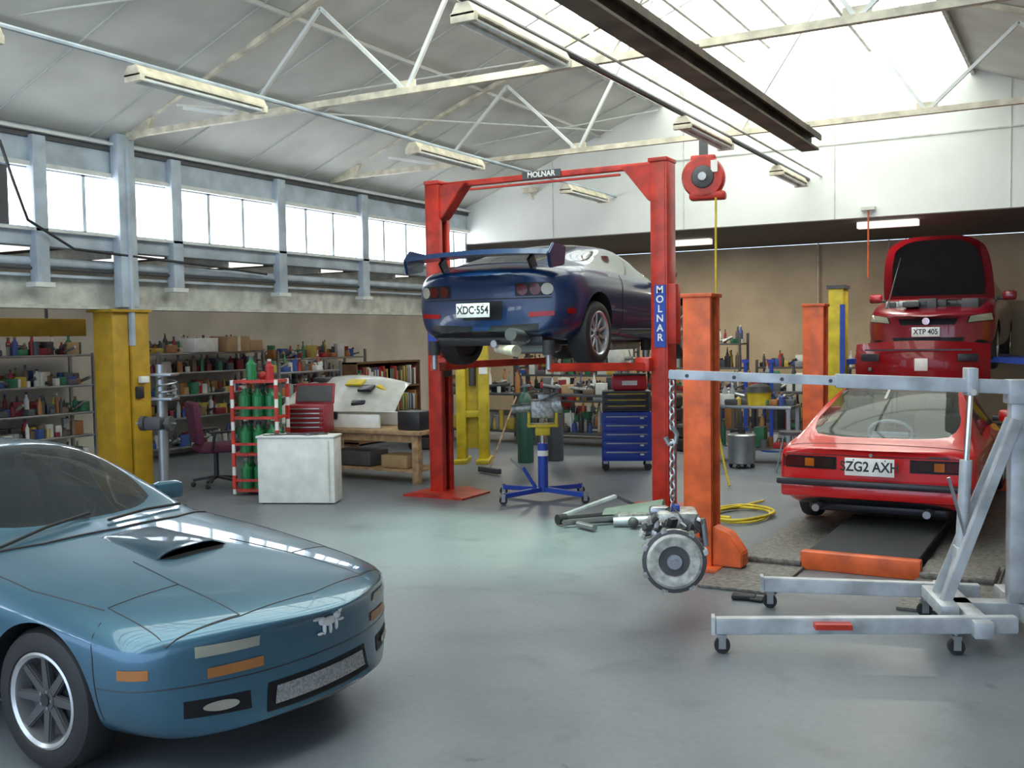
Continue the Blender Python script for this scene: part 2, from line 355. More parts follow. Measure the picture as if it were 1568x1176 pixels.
class Car:
    def __init__(s,name,st,matfn,mats,axles,wr,loc,rz,level=2,archr=None,archx=.52,creases=(),rot=None):
        s.root=empty(name,loc,rz,rot)
        bm=bmesh.new(); cr=bm.edges.layers.float.new('crease_edge'); Rr=[];Ll=[]
        for (y,bow,pts) in st:
            r=[];l=[]
            for i,(x,z) in enumerate(pts):
                yy=y-bow*(x/.85)**2
                v=bm.verts.new((x,yy,z)); r.append(v)
                l.append(v if (i==0 or i==len(pts)-1) else bm.verts.new((-x,yy,z)))
            Rr.append(r);Ll.append(l)
        n=len(st[0][2])
        for k in range(len(st)-1):
            for i in range(n-1):
                mi=matfn(k,i)
                f=bm.faces.new((Rr[k][i],Rr[k][i+1],Rr[k+1][i+1],Rr[k+1][i])); f.material_index=mi
                f=bm.faces.new((Ll[k][i],Ll[k+1][i],Ll[k+1][i+1],Ll[k][i+1])); f.material_index=mi
        for k in (0,len(st)-1):
            for i in range(n-1):
                vs=[Rr[k][i],Rr[k][i+1],Ll[k][i+1],Ll[k][i]]; u=[]
                for v in vs:
                    if v not in u: u.append(v)
                f=bm.faces.new(u); f.material_index=matfn(k,i) if i==0 else 0
        bmesh.ops.recalc_face_normals(bm,faces=bm.faces)
        for e in bm.edges:
            if len(e.link_faces)==2 and e.link_faces[0].material_index!=e.link_faces[1].material_index: e[cr]=.85
        for (i,k0,k1,val) in creases:
            for k in range(k0,k1):
                for A in (Rr,Ll):
                    e=bm.edges.get((A[k][i],A[k+1][i]))
                    if e: e[cr]=val
        for f in bm.faces: f.smooth=True
        me=bpy.data.meshes.new('body'); bm.to_mesh(me); bm.free()
        for m in mats: me.materials.append(m)
        o=bpy.data.objects.new('body',me); scene.collection.objects.link(o)
        sub=o.modifiers.new('s','SUBSURF'); sub.levels=level; sub.render_levels=level
        ar=archr or wr+.035
        cm=bpy.data.meshes.new('cut'); cb=bmesh.new()
        for ay in axles:
            for sd in (-1,1):
                t=bmesh.new(); bmesh.ops.create_cone(t,cap_ends=True,segments=48,radius1=ar,radius2=ar,depth=.5)
                t.transform(Matrix.Translation((sd*(archx+.25),ay,wr))@Matrix.Rotation(rad(90),4,'Y'))
                for f in t.faces: f.material_index=1
                tm=bpy.data.meshes.new('t'); t.to_mesh(tm); t.free(); cb.from_mesh(tm); bpy.data.meshes.remove(tm)
        cb.to_mesh(cm); cb.free()
        for m in mats: cm.materials.append(m)
        co=bpy.data.objects.new('cut',cm); scene.collection.objects.link(co)
        bo=o.modifiers.new('b','BOOLEAN'); bo.object=co; bo.operation='DIFFERENCE'; bo.solver='EXACT'
        bpy.context.view_layer.update(); dg=bpy.context.evaluated_depsgraph_get()
        nm=bpy.data.meshes.new_from_object(o.evaluated_get(dg)); o.modifiers.clear(); o.data=nm
        nm.set_sharp_from_angle(angle=rad(40))
        bpy.data.objects.remove(co)
        o.parent=s.root; s.body=o
        tb=bmesh.new(); tb.from_mesh(nm); s.bvh=BVHTree.FromBMesh(tb); tb.free()
    def hit(s,p,d):
        d=Vector(d).normalized(); p=Vector(p)-d*1.5
        h=s.bvh.ray_cast(p,d)
        return (h[0],h[1]) if h[0] else (None,None)
    def patch(s,b,cs,d,m,off=.005,n=8,th=.006,rnd=0):
        cs=[Vector(c) for c in cs]; G=[]; last=None
        for i in range(n+1):
            row=[]
            for j in range(n+1):
                u,v=i/n,j/n
                if rnd:
                    a,bq=u*2-1,v*2-1
                    a2=a*math.sqrt(1-bq*bq/2*rnd); b2=bq*math.sqrt(1-a*a/2*rnd); u,v=(a2+1)/2,(b2+1)/2
                p=(cs[0]*(1-u)+cs[1]*u)*(1-v)+(cs[3]*(1-u)+cs[2]*u)*v
                h,nn=s.hit(p,d)
                if h is None:
                    row.append(last.copy() if last else p); continue
                if nn.dot(Vector(d))>0: nn=-nn
                last=h+nn*off; row.append(last)
            G.append(row)
        b.grid(G,m,th)
    def seam(s,b,pts,d,r=.004,m=None,off=0):
        P=[];pts=[Vector(q) for q in pts]
        for a,c in zip(pts,pts[1:]):
            k=max(2,int((c-a).length/.04))
            for i in range(k): P.append(a.lerp(c,i/k))
        P.append(pts[-1]); Q=[]
        for q in P:
            h,nn=s.hit(q,d)
            if h is None: continue
            h=h+(-Vector(d).normalized())*off
            if Q and (h-Q[-1]).length>.16: continue
            Q.append(h)
        if len(Q)>1: b.tube(Q,r,m or blackp,6)
def both(f):
    for s in (1,-1): f(s)

def seats(root,zb,y0,dx=.36,m=darkg,wheelside=1,wm=None):
    b=B('interior')
    b.box((0,y0-.1,zb-.12),(1.2,2.0,.06),blackp)
    for s in (-1,1):
        b.box((s*dx,y0-.25,zb),(.48,.5,.16),m,.05); b.box((s*dx,y0-.52,zb+.30),(.46,.15,.60),m,.06,rot=(rad(14),0,0)); b.box((s*dx,y0-.62,zb+.66),(.24,.1,.13),m,.04)
    b.box((0,y0+.62,zb+.14),(1.3,.35,.22),blackp,.06)
    pts=[(wheelside*dx+.18*math.cos(a),y0+.32-.06*math.sin(a),zb+.33+.17*math.sin(a)) for a in [2*math.pi*k/24 for k in range(24)]]
    wm=wm or blackp
    b.tube(pts,.016,wm,6,closed=True); b.cyl((wheelside*dx,y0+.32,zb+.33),(wheelside*dx,y0+.55,zb+.25),.03,blackp)
    b.box((wheelside*dx,y0+.32,zb+.33),(.3,.02,.05),wm,.01)
    b.obj(parent=root)

def platemesh(root,txt,loc,rotx,rz=0,w=.372,h=.134,name='number_plate',holder=True):
    e=bpy.data.objects.new(name,None); scene.collection.objects.link(e); e.parent=root; e.location=loc; e.rotation_euler=(rotx,0,rz)
    b=B('plate'); b.box((0,0,0),(w,h,.008),plate,.003); 
    for sx in (-.32,.32): b.cyl((sx*w,h*.4,.002),(sx*w,h*.4,.007),.006,darkg,8)
    b.obj(parent=e)
    text('plate_text',txt,h*.78,ink,(0,0,.005),(0,0,0),e,ext=.001,font_scale=.86)

# ---- foreground sports coupe
stFC=[
(2.17,.34,[(0,.23),(.30,.23),(.36,.27),(.37,.42),(.36,.54),(.34,.585),(.26,.60),(.15,.605),(0,.605)]),
(2.14,.36,[(0,.20),(.62,.20),(.75,.25),(.80,.41),(.785,.54),(.72,.595),(.5,.63),(.3,.64),(0,.645)]),
(1.88,.20,[(0,.18),(.68,.18),(.80,.23),(.835,.42),(.82,.58),(.76,.645),(.55,.68),(.3,.70),(0,.705)]),
(1.24,.04,[(0,.19),(.7,.19),(.82,.26),(.85,.46),(.845,.65),(.785,.735),(.55,.765),(.3,.785),(0,.79)]),
(.64,.22,[(0,.19),(.7,.19),(.82,.25),(.845,.5),(.84,.71),(.785,.80),(.68,.83),(.58,.85),(0,.875)]),
(.56,.22,[(0,.19),(.7,.19),(.82,.25),(.845,.5),(.84,.72),(.78,.815),(.70,.845),(.63,.86),(0,.89)]),
(-.15,.14,[(0,.19),(.7,.19),(.82,.25),(.845,.5),(.84,.75),(.78,.86),(.59,1.17),(.50,1.22),(0,1.25)]),
(-.80,.0,[(0,.19),(.7,.19),(.82,.25),(.85,.5),(.845,.77),(.78,.88),(.59,1.18),(.50,1.23),(0,1.262)]),
(-1.35,.0,[(0,.19),(.7,.19),(.82,.25),(.85,.5),(.84,.79),(.77,.90),(.58,1.05),(.48,1.10),(0,1.15)]),
(-1.85,.0,[(0,.22),(.7,.22),(.8,.28),(.84,.5),(.83,.8),(.77,.89),(.62,.92),(.48,.935),(0,.95)]),
(-2.08,-.10,[(0,.3),(.62,.3),(.74,.35),(.8,.55),(.79,.8),(.74,.86),(.6,.885),(.4,.89),(0,.9)]),
(-2.15,-.1,[(0,.35),(.5,.35),(.6,.4),(.66,.55),(.64,.76),(.6,.8),(.45,.82),(.3,.82),(0,.83)]),
]
def mfFC(k,i):
    if i==0: return 1
    if 5<=k<=7 and i==5: return 2
    if k==5 and i==7: return 2
    if k in (7,8) and i==7: return 2
    return 0
AX=1.24
c=Car('sports_coupe',stFC,mfFC,[paintFC,blackp,glassD],(AX,-1.19),.305,(-5.04,3.45,0),rad(-90),level=3,archr=.335,
      creases=[(4,1,10,.35),(5,3,9,.5)])
for ay in (AX,-1.19):
    for s in (1,-1): wheel(c.root,'wheel',(s*.725,ay,.305),.305,.20,.20,s,rim=darkg,spokes=8,sw=.05,lipm=silver)
seats(c.root,.42,-.2,m=mat('mid_grey_fabric',(.16,.16,.16),.9))
b=B('trim')
U=(0,0,-1); F=(0,-1,0)
def fc(s):
    # pop-up headlamp lids
    c.seam(b,[(s*.40,1.96,1),(s*.36,1.56,1),(s*.68,1.50,1),(s*.70,1.86,1)],U,.003)
    c.seam(b,[(s*.40,1.96,1),(s*.70,1.86,1)],U,.003)
    c.seam(b,[(s*.70,1.50,1),(s*.745,1.1,1),(s*.72,.66,1)],U,.003)     # bonnet edge
    c.patch(b,[(s*.38,2.2,.535),(s*.62,2.2,.530),(s*.62,2.2,.575),(s*.38,2.2,.580)],F,lens,.006)
    c.patch(b,[(s*.36,2.2,.445),(s*.58,2.2,.440),(s*.58,2.2,.482),(s*.36,2.2,.487)],F,amber2,.006)
    c.patch(b,[(s*.42,2.2,.28),(s*.66,2.2,.29),(s*.66,2.2,.36),(s*.42,2.2,.355)],F,blackp,.003)
    c.patch(b,[(s*.47,2.2,.30),(s*.60,2.2,.305),(s*.60,2.2,.345),(s*.47,2.2,.343)],F,lens,.012,rnd=1)
    c.patch(b,[(s,1.82,.465),(s,1.71,.465),(s,1.71,.505),(s,1.82,.505)],(-s,0,0),amber2,.005)
    c.seam(b,[(s,1.60,.42),(s,1.9,.42)],(-s,0,0),.003); c.seam(b,[(s*.3,2.3,.42),(s*.74,2.3,.42)],F,.003)
    c.seam(b,[(s,1.60,.28),(s,1.58,.54),(s,1.55,.66)],(-s,0,0),.003)
    c.seam(b,[(s,.52,.25),(s,.56,.6),(s,.50,.78)],(-s,0,0),.004); c.seam(b,[(s,-.62,.25),(s,-.68,.6),(s,-.62,.86)],(-s,0,0),.004)
    c.seam(b,[(s,.85,.44),(s,-1.9,.47)],(-s,0,0),.006)
    # mirror
    b.box((s*.87,.10,.885),(.19,.12,.115),paintFC,.04,rot=(0,0,s*.2)); b.box((s*.77,.09,.85),(.12,.06,.05),blackp,.015)
    b.box((s*.87,.037,.885),(.15,.006,.085),chrome,.0)
both(fc)
c.seam(b,[(-.3,2.3,.42),(.3,2.3,.42)],F,.003)
c.seam(b,[(-.70,1.86,1),(-.4,1.97,1),(0,2.02,1),(.4,1.97,1),(.70,1.86,1)],U,.003)
c.seam(b,[(-.72,.58,1),(-.4,.70,1),(0,.74,1),(.4,.70,1),(.72,.58,1)],U,.009)
c.seam(b,[(-.36,1.56,1),(-.3,1.2,1)],U,.003); c.seam(b,[(.36,1.56,1),(.3,1.2,1)],U,.003)
# mouth with mesh
c.patch(b,[(-.30,2.3,.245),(.36,2.3,.245),(.34,2.3,.365),(-.28,2.3,.365)],F,blackp,.003,12)
c.patch(b,[(-.26,2.3,.27),(.32,2.3,.27),(.305,2.3,.345),(-.245,2.3,.345)],F,meshm,.010,12)
def scoop():
    y0,y1=1.26,.80
    G=[]
    for i in range(11):
        t=i/10; y=y1+(y0-y1)*t; row=[]
        for j in range(15):
            x=(-.22+.44*j/14)*(.75+.25*t); hz,_=c.hit((x,y,1),U)
            e=(1-abs((-1+2*j/14))**4); hgt=.032*math.sin(math.pi*t*.5)*e
            row.append((x,y,hz.z+.001+hgt))
        G.append(row)
    b.grid(G,paintFC,.003)
    row0=[];row1=[]
    for j in range(15):
        x=-.205+.41*j/14; hz,_=c.hit((x,y0+.004,1),U); e=(1-abs(-1+2*j/14)**4)
        row0.append((x,y0+.003,hz.z)); row1.append((x,y0+.003,hz.z+.028*e))
    b.grid([row0,row1],black,.004)
    c.patch(b,[(-.20,1.265,1),(.20,1.265,1),(.15,1.31,1),(-.15,1.31,1)],U,blackp,.002,8,.002)
scoop()
for x in (-.28,.32):
    a,_=c.hit((x+.25,.62,1),U); e,_=c.hit((x-.33,.50,1.2),U)
    b.tube([a+Vector((0,0,.015)),(a+e)/2+Vector((0,0,.03)),e+Vector((0,0,.02))],.008,black,6)
h,_=c.hit((0,2.3,.56),F)
bx=B('bonnet_emblem')
def blob(x,z,rx,rz_): bx.sph((x,h.y+.006,z-.055),1,plate,(rx,.010,rz_),10,6)
for (x,z,rx,rz_) in ((-.01,.605,.05,.022),(.045,.62,.025,.018),(.065,.645,.014,.022),(.085,.655,.018,.01),(-.055,.615,.022,.02),(-.085,.63,.03,.008),(.04,.58,.008,.028),(.07,.595,.022,.007),(-.04,.578,.009,.03),(-.065,.56,.02,.007),(.0,.575,.007,.03)): blob(-x,z,rx,rz_)
bx.obj(parent=c.root)
b.obj(parent=c.root)
sr=B('exhaust'); sr.cyl((.5,-2.2,.25),(.5,-1.7,.25),.045,steel); sr.obj(parent=c.root)

# ---- blue coupe on the two post lift
stFD=[
(2.14,.40,[(0,.22),(.3,.22),(.4,.26),(.45,.38),(.42,.48),(.38,.52),(.3,.54),(.2,.55),(0,.555)]),
(2.10,.40,[(0,.2),(.6,.2),(.74,.25),(.82,.40),(.80,.52),(.72,.58),(.5,.6),(.3,.6),(0,.6)]),
(1.75,.1,[(0,.18),(.68,.18),(.82,.24),(.87,.42),(.86,.6),(.78,.68),(.5,.67),(.3,.67),(0,.68)]),
(1.22,0,[(0,.18),(.68,.18),(.83,.24),(.885,.45),(.875,.68),(.78,.76),(.5,.72),(.3,.725),(0,.735)]),
(.78,.18,[(0,.18),(.7,.18),(.82,.24),(.86,.48),(.85,.72),(.77,.81),(.66,.82),(.6,.82),(0,.84)]),
(.70,.18,[(0,.18),(.7,.18),(.82,.24),(.86,.48),(.85,.73),(.77,.82),(.69,.84),(.62,.84),(0,.86)]),
(0,.10,[(0,.18),(.7,.18),(.82,.24),(.86,.5),(.85,.76),(.77,.85),(.57,1.15),(.47,1.20),(0,1.21)]),
(-.6,0,[(0,.18),(.7,.18),(.82,.24),(.87,.5),(.865,.79),(.78,.88),(.57,1.16),(.47,1.20),(0,1.225)]),
(-1.2,0,[(0,.18),(.7,.18),(.83,.25),(.89,.5),(.885,.78),(.80,.90),(.58,1.02),(.48,1.07),(0,1.12)]),
(-1.7,0,[(0,.20),(.7,.20),(.82,.27),(.885,.5),(.87,.80),(.80,.90),(.62,.935),(.5,.95),(0,.97)]),
(-2.02,-.14,[(0,.24),(.64,.24),(.76,.29),(.84,.5),(.82,.74),(.75,.83),(.56,.87),(.4,.885),(0,.90)]),
(-2.15,-.28,[(0,.30),(.48,.30),(.58,.34),(.63,.5),(.61,.70),(.55,.77),(.42,.80),(.3,.81),(0,.82)]),
]
c=Car('coupe_on_lift',stFD,mfFC,[paintFD,blackp,glassD],(1.22,-1.20),.32,(-5.12,10.36,1.56),0,level=2,archr=.35,creases=[(5,4,9,.4)])
for ay in (1.22,-1.2):
    for s in (1,-1): wheel(c.root,'wheel',(s*.76,ay,.32-.06),.32,.23,.215,s,spokes=10,sw=.035,lipm=silver)
seats(c.root,.40,-.1)
b=B('trim'); Bk=(0,1,0)
def fd(s):
    c.patch(b,[(s*.36,-2.3,.62),(s*.72,-2.3,.62),(s*.72,-2.3,.745),(s*.36,-2.3,.745)],Bk,blackp,.003,8)
    for x in (.44,.57,.68): c.patch(b,[(s*(x-.055),-2.3,.625),(s*(x+.055),-2.3,.625),(s*(x+.055),-2.3,.735),(s*(x-.055),-2.3,.735)],Bk,mat('dark_red_lens',(.14,.01,.01),.15,coat=1) if x<.6 else lens,.009,6,rnd=1)
    c.patch(b,[(s*.50,-2.3,.42),(s*.74,-2.3,.43),(s*.74,-2.3,.475),(s*.50,-2.3,.465)],Bk,redlens,.006)
    c.patch(b,[(s,-1.82,.45),(s,-1.70,.45),(s,-1.70,.50),(s,-1.82,.50)],(-s,0,0),redlens,.004)
    c.seam(b,[(s,.60,.25),(s,.66,.6),(s,.6,.80)],(-s,0,0),.006); c.seam(b,[(s,-.55,.25),(s,-.62,.6),(s,-.55,.86)],(-s,0,0),.006)
    c.seam(b,[(s,.6,.3),(s,-.6,.3)],(-s,0,0),.006)
    b.box((s*.93,.52,.92),(.20,.13,.13),paintFD,.04,rot=(0,0,s*.2)); b.box((s*.82,.52,.87),(.12,.07,.05),blackp,.015)
    b.beam((s*.50,-1.85,.87),(s*.50,-1.95,1.00),.03,.12,blackp,.01)
    b.prism([(-2.12,.86),(-1.84,.90),(-1.80,1.08),(-2.06,1.10),(-2.16,1.0)],'yz',s*.80-.016,s*.80+.016,paintFD,.01)
    c.patch(b,[(s*.1,-2.3,.25),(s*.6,-2.3,.27),(s*.6,-2.3,.36),(s*.1,-2.3,.34)],Bk,blackp,.002)
both(fd)
W=[]
for j in range(17):
    x=-.80+1.60*j/16; lift=.03*(1-(x/.80)**2)-.05
    W.append([(x,-2.12,1.04+lift),(x,-2.07,1.09+lift),(x,-1.92,1.085+lift),(x,-1.82,1.04+lift),(x,-1.92,1.04+lift),(x,-2.05,1.04+lift),(x,-2.12,1.04+lift)])
b.grid(W,paintFD,0)
c.seam(b,[(-.72,-2.3,.60),(.72,-2.3,.60)],Bk,.006); c.seam(b,[(-.62,-1.72,1.3),(.62,-1.72,1.3)],U,.008)
c.patch(b,[(-.22,-2.3,.40),(.22,-2.3,.40),(.22,-2.3,.58),(-.22,-2.3,.58)],Bk,blackp,.002)
b.obj(parent=c.root)
u=B('underbody')
u.box((0,-.1,.20),(1.2,3.6,.10),blackp,.02)
u.cyl((.12,-2.0,.17),(.12,.4,.17),.035,steel); u.cyl((.45,-1.95,.22),(.12,-1.75,.18),.05,alu,r2=.08); u.cyl((.46,-2.26,.26),(.42,-1.85,.23),.06,darkg,16,r2=.05); u.cyl((.40,-2.05,.10),(.10,-1.9,.12),.055,cream,16,r2=.04); u.box((.30,-1.55,.16),(.55,.30,.18),steel,.06)
u.cyl((-.7,-1.2,.26),(.7,-1.2,.26),.035,darkg); u.sph((0,-1.2,.22),.16,darkg,(1,1.1,.8)); u.cyl((0,-1.1,.2),(0,.7,.2),.035,steel); u.box((0,1.1,.15),(.35,.9,.18),alu,.05)
for s in (-1,1):
    u.cyl((s*.68,-1.2,.26),(s*.15,-1.45,.22),.022,darkg); u.cyl((s*.66,-1.2,.25),(s*.3,-.7,.24),.02,darkg); u.cyl((s*.55,-1.2,.26),(s*.52,-1.2,.6),.05,yellow)
u.obj(parent=c.root)
platemesh(c.root,'XDC·554',(0,-2.175,.49),rad(90))

# ---- red coupe at right
stSA=[
(2.16,.12,[(0,.28),(.5,.28),(.6,.32),(.66,.44),(.64,.52),(.6,.56),(.5,.57),(.3,.575),(0,.58)]),
(2.08,.12,[(0,.24),(.62,.24),(.74,.28),(.79,.44),(.78,.56),(.74,.61),(.55,.63),(.3,.635),(0,.64)]),
(1.8,.05,[(0,.2),(.66,.2),(.78,.26),(.82,.44),(.81,.60),(.75,.66),(.55,.68),(.3,.69),(0,.70)]),
(1.25,0,[(0,.2),(.66,.2),(.79,.26),(.83,.46),(.82,.65),(.75,.72),(.55,.74),(.3,.76),(0,.77)]),
(.72,.12,[(0,.2),(.68,.2),(.79,.26),(.83,.5),(.82,.70),(.75,.79),(.66,.81),(.60,.82),(0,.85)]),
(.66,.12,[(0,.2),(.68,.2),(.79,.26),(.83,.5),(.82,.71),(.75,.80),(.68,.82),(.61,.83),(0,.86)]),
(.1,.08,[(0,.2),(.68,.2),(.79,.26),(.83,.5),(.82,.73),(.75,.82),(.57,1.17),(.50,1.22),(0,1.25)]),
(-.55,0,[(0,.2),(.68,.2),(.79,.26),(.83,.5),(.82,.74),(.75,.83),(.59,1.18),(.53,1.23),(0,1.26)]),
(-1.15,0,[(0,.2),(.68,.2),(.79,.26),(.835,.5),(.825,.74),(.77,.81),(.68,1.00),(.62,1.03),(0,1.08)]),
(-1.76,0,[(0,.22),(.68,.22),(.79,.28),(.83,.5),(.82,.74),(.77,.79),(.72,.805),(.67,.81),(0,.83)]),
(-2.05,-.06,[(0,.26),(.64,.26),(.76,.30),(.81,.46),(.80,.70),(.76,.745),(.62,.765),(.4,.77),(0,.775)]),
(-2.14,-.07,[(0,.34),(.60,.34),(.72,.36),(.78,.46),(.77,.69),(.73,.725),(.60,.745),(.4,.75),(0,.755)]),
]
lightblue=mat('pale_blue_vinyl',(.45,.60,.72),.5)
c=Car('hatchback_coupe',stSA,mfFC,[paintR,blackp,glassL],(1.25,-1.17),.30,(-1.60,11.0,.035),0,level=2,archr=.33,creases=[(4,2,11,.5),(5,4,10,.5),(3,2,11,.3),(7,6,8,.4)])
for ay in (1.25,-1.17):
    for s in (1,-1): wheel(c.root,'wheel',(s*.70,ay,.30),.30,.185,.19,s,spokes=8,sw=.045,lipm=silver)
seats(c.root,.40,-.05,m=mat('grey_fabric',(.14,.13,.12),.9),wheelside=-1)
sw_=B('spare_steering_wheel'); sw_.tube([(.02+.19*math.cos(a),-1.32-.05*math.sin(a),.83+.12*math.sin(a)) for a in [2*math.pi*k/28 for k in range(28)]],.016,lightblue,8,closed=True); sw_.box((.02,-1.32,.82),(.32,.03,.05),lightblue,.01); sw_.box((0,-1.35,.66),(1.2,.7,.05),darkg,.01); sw_.obj(parent=c.root)
b=B('trim')
dlens=MATS['dark_red_lens']
def sa(s):
    c.patch(b,[(s*.30,-2.4,.575),(s*.77,-2.4,.575),(s*.77,-2.4,.685),(s*.30,-2.4,.685)],Bk,blackp,.004,8)
    c.patch(b,[(s*.32,-2.4,.59),(s*.48,-2.4,.59),(s*.48,-2.4,.67),(s*.32,-2.4,.67)],Bk,mat('smoked_lens',(.06,.03,.025),.15,coat=1),.012)
    c.patch(b,[(s*.49,-2.4,.595),(s*.57,-2.4,.595),(s*.57,-2.4,.665),(s*.49,-2.4,.665)],Bk,amber,.012)
    c.patch(b,[(s*.58,-2.4,.59),(s*.75,-2.4,.59),(s*.75,-2.4,.67),(s*.58,-2.4,.67)],Bk,dlens,.012)
    c.seam(b,[(s,.55,.25),(s,.58,.6),(s,.55,.78)],(-s,0,0),.005); c.seam(b,[(s,-.55,.25),(s,-.6,.6),(s,-.5,.80)],(-s,0,0),.005)
    c.patch(b,[(s,1.9,.44),(s,-2.1,.44),(s,-2.1,.50),(s,1.9,.50)],(-s,0,0),blackp,.006,20)
    b.box((s*.88,.48,.88),(.18,.10,.12),paintR,.03); b.box((s*.79,.48,.85),(.12,.05,.05),blackp,.01)
    b.cyl((s*.45,-2.2,.25),(s*.45,-1.8,.25),.032,steel)
both(sa)
b.box((0,-2.175,.47),(1.58,.07,.055),blackp,.015); b.box((0,-2.14,.40),(1.52,.08,.13),paintR,.03)
c.seam(b,[(-.74,-2.4,.70),(.74,-2.4,.70)],Bk,.004)
c.seam(b,[(-.72,-1.95,1.2),(.72,-1.95,1.2)],U,.004)
b.box((.53,-2.145,.72),(.16,.012,.012),blackp); b.cyl((0,-2.16,.72),(0,-2.135,.72),.015,chrome)
c.patch(b,[(-.10,-.95,2),(-.075,-.95,2),(-.075,-.72,2),(-.10,-.72,2)],U,white,.004)
b.obj(parent=c.root)
platemesh(c.root,'SZG2 AXH',(0,-2.225,.625),rad(90),w=.40,h=.15)
u=B('underbody'); u.box((0,-.1,.22),(1.15,3.6,.08),blackp,.02); u.cyl((-.65,-1.17,.28),(.65,-1.17,.28),.035,darkg); u.obj(parent=c.root)

# ---- dark red hatchback, raised with bonnet up (faces the camera)
stM=[
(2.2,.35,[(0,.24),(.34,.24),(.42,.28),(.46,.45),(.45,.62),(.42,.68),(.34,.70),(.2,.71),(0,.71)]),
(2.14,.35,[(0,.2),(.64,.2),(.78,.26),(.85,.46),(.84,.66),(.78,.74),(.66,.77),(.4,.78),(0,.78)]),
(1.75,.08,[(0,.18),(.68,.18),(.82,.26),(.875,.48),(.87,.74),(.80,.84),(.68,.86),(.5,.86),(0,.86)]),
(1.3,0,[(0,.18),(.7,.18),(.84,.26),(.88,.5),(.875,.80),(.80,.92),(.68,.93),(.5,.93),(0,.93)]),
(.9,.14,[(0,.18),(.7,.18),(.84,.26),(.875,.5),(.87,.82),(.79,.96),(.70,.99),(.62,.99),(0,1.0)]),
(.82,.14,[(0,.18),(.7,.18),(.84,.26),(.875,.5),(.87,.83),(.79,.97),(.72,1.01),(.64,1.02),(0,1.03)]),
(.1,.1,[(0,.18),(.7,.18),(.84,.26),(.875,.5),(.87,.86),(.79,.99),(.60,1.38),(.52,1.42),(0,1.46)]),
(-.9,0,[(0,.18),(.7,.18),(.84,.26),(.875,.5),(.87,.88),(.79,1.01),(.60,1.39),(.52,1.43),(0,1.47)]),
(-1.7,0,[(0,.18),(.7,.18),(.84,.26),(.87,.5),(.86,.9),(.78,1.02),(.60,1.32),(.52,1.36),(0,1.40)]),
(-2.05,0,[(0,.22),(.7,.22),(.82,.3),(.85,.5),(.83,.85),(.76,.98),(.66,1.02),(.55,1.03),(0,1.05)]),
(-2.2,-.1,[(0,.3),(.6,.3),(.7,.35),(.74,.5),(.72,.75),(.68,.85),(.55,.88),(.4,.89),(0,.9)]),
]
def mfM(k,i):
    if k in (2,3) and i in (6,7): return 1
    return mfFC(k,i)
c=Car('hatchback_on_lift',stM,mfM,[paintDR,blackp,glassD],(1.35,-1.3),.32,(-2.02,17.45,1.28),rad(180),level=2,creases=[(5,2,9,.5)])
for ay in (1.35,-1.3):
    for s in (1,-1): wheel(c.root,'wheel',(s*.76,ay,.27),.32,.2,.21,s,spokes=5)
b=B('trim')
def mz(s):
    c.patch(b,[(s*.50,2.4,.62),(s*.83,2.4,.65),(s*.81,2.4,.76),(s*.54,2.4,.72)],F,blackp,.004,8)
    c.patch(b,[(s*.52,2.4,.63),(s*.82,2.4,.66),(s*.80,2.4,.75),(s*.55,2.4,.715)],F,lens,.012,8)
    c.patch(b,[(s*.60,2.4,.30),(s*.76,2.4,.31),(s*.76,2.4,.39),(s*.60,2.4,.38)],F,blackp,.004,6,rnd=1)
    b.box((s*.96,.62,1.03),(.20,.13,.14),paintDR,.04); b.box((s*.85,.62,.99),(.12,.07,.05),blackp,.01)
both(mz)
c.patch(b,[(-.42,2.4,.28),(.42,2.4,.28),(.48,2.4,.42),(-.48,2.4,.42)],F,blackp,.004,12)
c.patch(b,[(-.36,2.4,.60),(.36,2.4,.60),(.40,2.4,.69),(-.40,2.4,.69)],F,blackp,.004,12)
b.cyl((0,2.20,.65),(0,2.23,.65),.05,chrome,20)
b.obj(parent=c.root)
platemesh(c.root,'XTP 405',(0,2.235,.50),rad(90),rad(180))
e=B('engine'); 
for i in range(26): e.box((random.uniform(-.6,.6),random.uniform(1.2,1.85),.9),(random.uniform(.08,.3),random.uniform(.08,.25),random.uniform(.05,.16)),random.choice([darkg,blackp,darkg,alu]),.01)
e.obj(parent=c.root)
hd=B('bonnet'); G=[]
for i in range(13):
    t=i/12; row=[]
    for j in range(17):
        u_=-1+2*j/16; w=.78-.12*t**2
        row.append((u_*w, .95+.32*t-.02, 1.0+.98*t-.06*t*t - .16*abs(u_)**4*t**3))
    G.append(row)
hd.grid(G,paintDR,.02)
G2=[[(q[0]*.84,q[1]+.02,1.0+(q[2]-1.0)*.88+.05) for q in row] for row in G]; hd.grid(G2,blackp,.01)
hd.cyl((.6,1.75,.85),(.5,1.15,1.65),.01,darkg,6)
hd.obj(parent=c.root)

# lift under the raised hatchback
b=B('two_post_lift')
for x in (-3.28,-.55):
    b.box((x,15.5,1.22),(.22,.34,2.44),yellow,.015); b.box((x,15.5,.02),(.5,.7,.04),yellow); b.box((x,15.5,2.46),(.26,.38,.05),darkg); b.box((x+.1,15.32,1.6),(.07,.03,1.2),blue)
for x,s in ((-3.28,1),(-.55,-1)):
    for yy in (15.9,16.6,18.0):
        b.beam((x,15.55,1.34),(x+s*.70,yy,1.38),.09,.08,blue)
        b.cyl((x+s*.70,yy,1.38),(x+s*.70,yy,1.48),.05,black)
b.obj()
b=B('car_bumper')  # loose red bumper cover on a stand
G=[]
for i in range(9):
    t=i/8; row=[]
    for j in range(25):
        u_=-1+2*j/24; x=.84*u_; y=.35*abs(u_)**3-.06*math.sin(math.pi*t)
        row.append((x,y,1.0+.62*t+.05*(1-u_*u_)*t))
    G.append(row)
